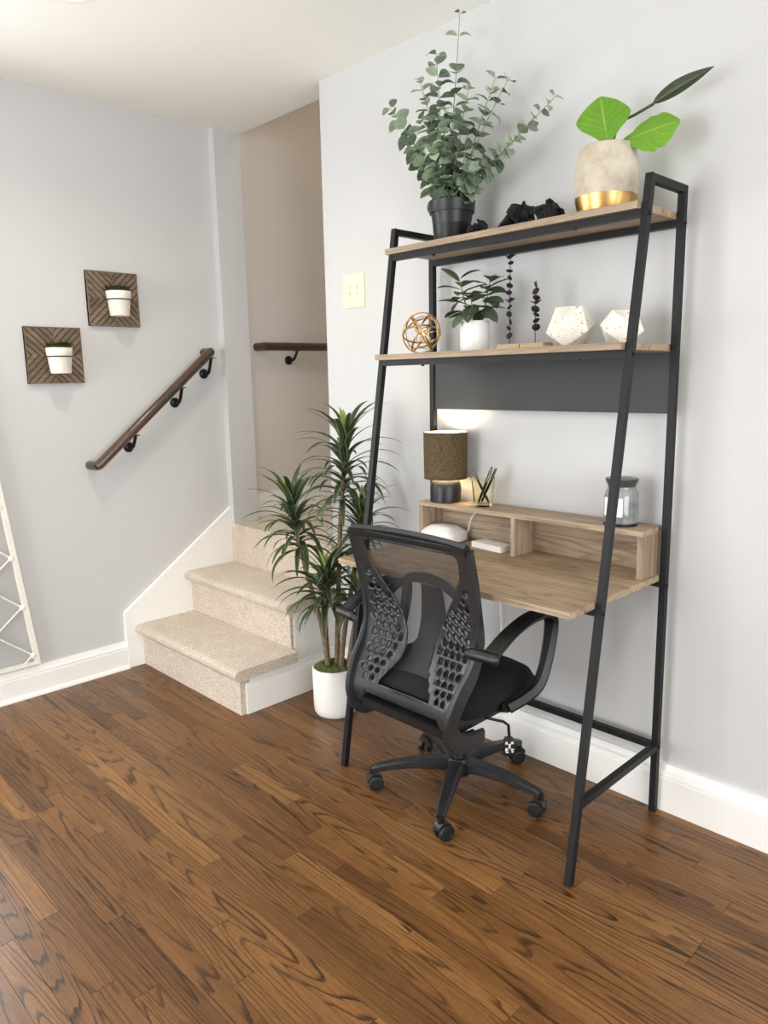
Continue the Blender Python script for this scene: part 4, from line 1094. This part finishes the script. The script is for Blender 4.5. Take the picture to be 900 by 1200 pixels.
# ---- wall plate
wp = empty('wall_plate', (0, 1.366, 1.690), 'cream rectangular electrical plate on the right wall left of the desk', 'outlet')
obj('plate', box(-.006, 0, -.062, .062, -.066, .066), M['plate'], wp, bevel=.0025)
for (y_, z_) in ((-.022, -.012), (.022, -.012), (-.022, .014), (.022, .014)):
    obj('slot', box(-.0068, -.0058, y_-.004, y_+.004, z_-.005, z_+.005), M['slot'], wp)

# ---- handrails
hr = empty('wooden_handrail', (-.426, YL, 1.2), 'dark stained round handrail sloping up the left wall on three brackets', 'handrail')
a = Vector((-.722, YL-.072, .984)); b_ = Vector((-.128, YL-.072, 1.478))
o = rel(hr, obj('rail', tube([a+Vector((-.010, .004, -.004)), a, a.lerp(b_, .5), b_, b_+Vector((.012, .004, .006))], [.019, .0215, .0215, .0215, .019], 20), M['rail_wood'], hr, smooth=True))
for p, dx in ((a, -.010), (b_, .008)):
    rel(hr, obj('rail_return', tube([p+Vector((dx*.3, -.004, 0)), p+Vector((dx, .035, dx*.3)), p+Vector((dx, .071, dx*.3))], [.0205, .0205, .0205], 20), M['rail_wood'], hr, smooth=True))
def bracket(parent, px_, pz_, rail_z):
    bm = lathe([(0, 0), (.024, 0), (.024, .006), (.019, .010), (.010, .014), (0, .014)], 24)
    for v in bm.verts: v.co = Vector((px_+v.co.x, YL-v.co.z, pz_+v.co.y))
    tube(spline([(px_, YL-.010, pz_), (px_+.002, YL-.045, pz_+.004), (px_+.004, YL-.068, rail_z-.034), (px_+.006, YL-.072, rail_z-.018)], 4), .0075, 10, bm=bm)
    box(px_-.016, px_+.022, YL-.082, YL-.062, rail_z-.0225, rail_z-.018, bm)
    rel(parent, obj('bracket', bm, M['rail_bracket'], parent, smooth=True))
for px_, pz_ in ((-.545, 1.048), (-.295, 1.243), (-.127, 1.378)):
    bracket(hr, px_, pz_, .984+(px_+.722)*.8316-.006)
hr2 = empty('wooden_handrail', (.6, YL, 1.5), 'short level dark handrail with one bracket on the stairwell wall', 'handrail')
a = Vector((.190, YL-.072, 1.512)); b_ = Vector((1.2, YL-.072, 1.520))
rel(hr2, obj('rail', tube([a, a+Vector((.03, 0, 0)), b_], [.0215]*3, 20), M['rail_wood'], hr2, smooth=True))
rel(hr2, obj('rail_return', tube([a+Vector((.012, -.006, 0)), a+Vector((.006, .071, 0))], .0215, 20), M['rail_wood'], hr2, smooth=True))
bracket(hr2, .40, 1.445, 1.514)

# ---- herringbone wall planters
def clip(poly, a, b_, c):   # keep a*x+b*y<=c
    out = []
    for i in range(len(poly)):
        p, q = poly[i], poly[(i+1) % len(poly)]; dp_ = a*p[0]+b_*p[1]-c; dq = a*q[0]+b_*q[1]-c
        if dp_ <= 0: out.append(p)
        if (dp_ < 0) != (dq < 0) and abs(dp_-dq) > 1e-12:
            t = dp_/(dp_-dq); out.append((p[0]+(q[0]-p[0])*t, p[1]+(q[1]-p[1])*t))
    return out
def planter(cx, cz, label, seed):
    S = .117; e = empty('wall_planter', (cx, YL, cz), label, 'planter', 'square herringbone wall planters')
    bk = obj('backboard', box(-S, S, -.012, -.001, -S, S), M['slat_dark'], e, bevel=.001)
    # raised diagonal slats: each quadrant runs towards the centre
    for (qx, qz) in ((-1, 1), (1, 1), (-1, -1), (1, -1)):
        sq = [(0, 0), (qx*S, 0), (qx*S, qz*S), (0, qz*S)]
        nx_, nz_ = qz/2**.5*qx*qx, -qx/2**.5     # normal to the diagonal direction (qx,qz)
        nx_, nz_ = (1/2**.5, -qx*qz/2**.5)
        k = -.17; wd, gap = .0165, .0045
        while k < .17:
            pl = clip(clip([(p[0], p[1]) for p in sq], -nx_, -nz_, -(k)), nx_, nz_, k+wd)
            if len(pl) >= 3:
                area_ = abs(sum(pl[i][0]*pl[(i+1) % len(pl)][1]-pl[(i+1) % len(pl)][0]*pl[i][1] for i in range(len(pl))))/2
                if area_ > 6e-5:
                    cxx = sum(p[0] for p in pl)/len(pl); czz = sum(p[1] for p in pl)/len(pl)
                    pl2 = [(p[0]-cxx, p[1]-czz) for p in pl]
                    bm = extrude_poly(pl2, 'y', -.0175, -.012)
                    so = obj('slat', bm, M['slat_wood'], bk); so.location = (cxx, 0, czz)
            k += wd+gap
    bm = bmesh.new()
    for (x0, x1, z0, z1) in ((-S, S, S-.004, S), (-S, S, -S, -S+.004), (-S, -S+.004, -S, S), (S-.004, S, -S, S)): box(x0, x1, -.019, -.001, z0, z1, bm)
    obj('frame', bm, M['slat_wood'], e)
    pz = -.076; pc = (-.002, -.072)
    pot = obj('pot', lathe([(0, 0), (.039, 0), (.041, .003), (.0485, .070), (.0505, .072), (.053, .100), (.0535, .104), (.050, .104), (.046, .07), (.038, .008), (0, .008)], 40, c=(pc[0], pc[1], pz)), M['planter_white'], e, smooth=True)
    rb = bmesh.new(); tube([(pc[0]+.0515*math.cos(t), pc[1]+.0515*math.sin(t), pz+.069) for t in [2*math.pi*k/40 for k in range(40)]], .0024, 6, bm=rb, closed=True)
    tube([(pc[0], pc[1]+.050, pz+.069), (pc[0], -.012, pz+.069)], .0024, 6, bm=rb)
    obj('holder_ring', rb, M['rail_bracket'], e, smooth=True)
    rg = random.Random(seed)
    ms = obj('plant_filler', ellipsoid((pc[0], pc[1], pz+.100), (.046, .046, .022), seg=16), M['moss'], e, smooth=True)
    HM = leaf_mesh('leaf', .024, .011, sh_lance, .5, .1, 3, 2, M['herb_leaf'])
    bm = bmesh.new()
    for k in range(150):
        a = rg.uniform(0, 6.28); r_ = .046*rg.random()**.5; el = rg.uniform(.3, 1.4)
        mt_ = Matrix.Translation((pc[0]+r_*math.cos(a), pc[1]+r_*math.sin(a), pz+.110)) @ orient((math.cos(a)*math.cos(el), math.sin(a)*math.cos(el), math.sin(el)), (0, 0, 1)) @ Matrix.Scale(rg.uniform(.7, 1.1), 4)
        tmp = bmesh.new(); tmp.from_mesh(HM); tmp.transform(mt_); mm = bpy.data.meshes.new('t'); tmp.to_mesh(mm); tmp.free(); bm.from_mesh(mm); bpy.data.meshes.remove(mm)
    me = bpy.data.meshes.new('foliage'); bm.to_mesh(me); bm.free()
    f = link('foliage', me, M['herb_leaf'], e); f['kind'] = 'stuff'
planter(-.846, 1.461, 'square wooden wall planter with white pot, lower left of the pair', 1)
planter(-.567, 1.707, 'square wooden wall planter with white pot, upper right of the pair', 2)

# ---- white lattice panel at the left edge
lt = empty('lattice_panel', (-1.7, YL, .14), 'tapering sheer hanging panel with white edge and lattice at the left photo edge', 'wall hanging')
z0, z1 = .142, 2.20
def edgeR(z): return -1.046 - .104*(z-z0)
def edgeL(z): return -2.60 + .104*(z-z0)
bm = bmesh.new(); bm.faces.new([bm.verts.new(c_) for c_ in ((edgeL(z0), YL-.010, z0), (edgeR(z0), YL-.010, z0), (edgeR(z1), YL-.010, z1), (edgeL(z1), YL-.010, z1))])
rel(lt, obj('canvas', bm, M['trellis_fabric'], lt))
for f_, nm in ((edgeR, 'side_rail'), (edgeL, 'side_rail')):
    rel(lt, obj(nm, bar((f_(z0), YL-.019, z0), (f_(z1), YL-.019, z1), .020, .026, up=(0, 1, 0)), M['white_cord_rope'], lt, bevel=.003))
for z in (z0+.007, z1):
    rel(lt, obj('cross_rail', bar((edgeL(z), YL-.019, z), (edgeR(z), YL-.019, z), .014, .02, up=(0, 1, 0)), M['white_cord_rope'], lt, bevel=.002))
kz = [.185 + .22*k for k in range(9)]
for i, z in enumerate(kz):
    for f_, sg in ((edgeR, -1), (edgeL, 1)):
        rel(lt, obj('knot', ellipsoid((f_(z)+sg*.012, YL-.026, z), (.014, .010, .014), seg=10), M['white_cord_rope'], lt, smooth=True))
    for (fa, fb) in ((edgeR, edgeL), (edgeL, edgeR)):
        sg = -1 if fa is edgeR else 1
        p = Vector((fa(z)+sg*.012, YL-.018, z))
        for dz in (.235, -.235):
            for q_end in ((.32),):
                q = Vector((p.x+sg*.70, YL-.018, z+dz*2.5))
                if q.z < z0: t = (z0-z)/(q.z-z); q = p.lerp(q, t)
                if q.z > z1: t = (z1-z)/(q.z-z); q = p.lerp(q, t)
                rel(lt, obj('rope', tube([p, q], .0035, 6), M['white_cord_rope'], lt, smooth=True))

# ---- dracaena in white pot on the floor
PX, PY = -.268, 1.250
dr = empty('dracaena_plant', (PX, PY, 0), 'tall striped-leaf dracaena in a white cylinder pot between the stairs and desk', 'plant')
obj('pot', lathe([(0, 0), (.070, 0), (.078, .004), (.085, .016), (.088, .040), (.0895, .196), (.0875, .200), (.083, .200), (.081, .19), (.08, .02), (0, .02)], 48), M['white_ceramic'], dr, smooth=True)
random.seed(9)
bm = lathe([(0, .214), (.03, .212), (.06, .206), (.0820, .190)], 28)
bmesh.ops.subdivide_edges(bm, edges=bm.edges, cuts=2, use_grid_fill=True)
for v in bm.verts: v.co += Vector((random.uniform(-1, 1), random.uniform(-1, 1), random.uniform(-.5, 1.6)))*.0035
o = obj('moss', bm, M['moss'], dr); o['kind'] = 'stuff'
def sh_strap(t): return max(.03, min(1.0, .45+t*3.2)*(1-t**2.6)**.8) if t < .999 else .03
DM = {}
def strap(L, el0, bend, m, seed):
    """leaf leaving at elevation el0 and bending over by 'bend' radians; built in the XZ plane along +X"""
    bm = bmesh.new(); uvl = bm.loops.layers.uv.new('UVMap'); n = 9; p = Vector((0, 0, 0)); G = []
    rg = random.Random(seed); lat = rg.uniform(-.12, .12)
    for i in range(n+1):
        t = i/n; el = el0 - bend*t**1.2; w_ = .0140*sh_strap(t); side = Vector((0, 1, 0)); up_ = Vector((-math.sin(el), 0, math.cos(el)))
        row = [(bm.verts.new(p + side*(u*w_) + up_*(abs(u)*w_*.22)), ((u+1)/2, t)) for u in (-1, 0, 1)]
        G.append(row); p = p + Vector((math.cos(el), lat*t, math.sin(el)))*(L/n)
    for a, b_ in zip(G, G[1:]):
        for j in range(2):
            q = [a[j], a[j+1], b_[j+1], b_[j]]; f = bm.faces.new([x_[0] for x_ in q]); f.smooth = True
            for lp_, x_ in zip(f.loops, q): lp_[uvl].uv = x_[1]
    me = bpy.data.meshes.new('leaf'); bm.to_mesh(me); bm.free(); me.materials.append(m); return me
VAR = []
for k in range(10): VAR.append((k, strap(.250-.006*k, 1.30-.125*k, 1.12+.07*k + (.30 if k % 3 == 0 else 0), M['drac_leaf'], k)))
YNG = [strap(.085+.012*k, 1.52-.08*k, .25, M['drac_young'], 40+k) for k in range(4)]
heads = [ # cane path, head top, rosette length along cane, n leaves
    ([(.005, -.01, .17), (.004, -.03, .45), (-.005, -.070, .80), (.0, -.115, 1.13)], .26, 64, 1.04),
    ([(.01, .045, .17), (.0, .075, .36), (-.01, .16, .60), (.0, .250, .850)], .21, 66, 1.0),
    ([(.0, -.04, .17), (.01, -.05, .32), (.05, -.08, .6), (.06, -.125, .845)], .17, 50, .92),
    ([(-.03, .0, .17), (-.035, .005, .34), (-.045, -.015, .48), (-.05, -.030, .585)], .13, 58, 1.02),
    ([(.03, -.05, .17), (.03, -.075, .30), (.03, -.11, .44), (.02, -.14, .55)], .10, 34, .80)]
nl_ = 0
for path, rl, nn, sc in heads:
    pts = spline(path, 8)
    obj('cane', tube(pts, [.0115-.0045*k/(len(pts)-1) + (.0009 if k % 2 else 0) for k in range(len(pts))], 10), M['cane'], dr, smooth=True)
    top = pts[-1]; dn = (pts[-1]-pts[-3]).normalized()
    for k in range(nn):
        t = k/(nn-1)                        # 0 lowest, 1 top
        if nl_ >= 290: break
        p = top - dn*rl*(1-t); az = k*2.39996 + sc*3
        vi = min(9, max(0, int((1-t)*9.99))); me = VAR[vi][1]
        s_ = sc*random.uniform(.8, 1.12)*(1 if t < .85 else .9)
        if t > .94: me = YNG[k % 4]; s_ = 1.0
        wx = p.x + .2*math.cos(az)
        if PX + p.x + .215*s_*math.cos(az) > -.03: s_ *= .8
        o = bpy.data.objects.new('leaf', me); COL.objects.link(o); o.parent = dr
        o.matrix_local = Matrix.Translation(p) @ Matrix.Rotation(az, 4, 'Z') @ Matrix.Rotation(random.uniform(-.15, .15), 4, 'Y') @ Matrix.Scale(s_, 4); nl_ += 1
print('drac leaves', nl_)

# ---- recessed ceiling lights
for i, (x_, y_) in enumerate(CEIL_LIGHTS):
    lb = ['recessed ceiling light over the stair side, its glow at the top left edge', 'recessed ceiling light above the room near the desk', 'recessed ceiling light at the far left of the room', 'recessed ceiling light behind the camera'][i]
    e = empty('ceiling_light', (x_, y_, HC), lb, 'light')
    obj('trim_ring', lathe([(.062, -.001), (.078, -.001), (.080, -.004), (.076, -.006), (.062, -.004)], 40), M['trim'], e, smooth=True)
    obj('lens', lathe([(0, -.0025), (.062, -.0025)], 32), M['lens'], e)
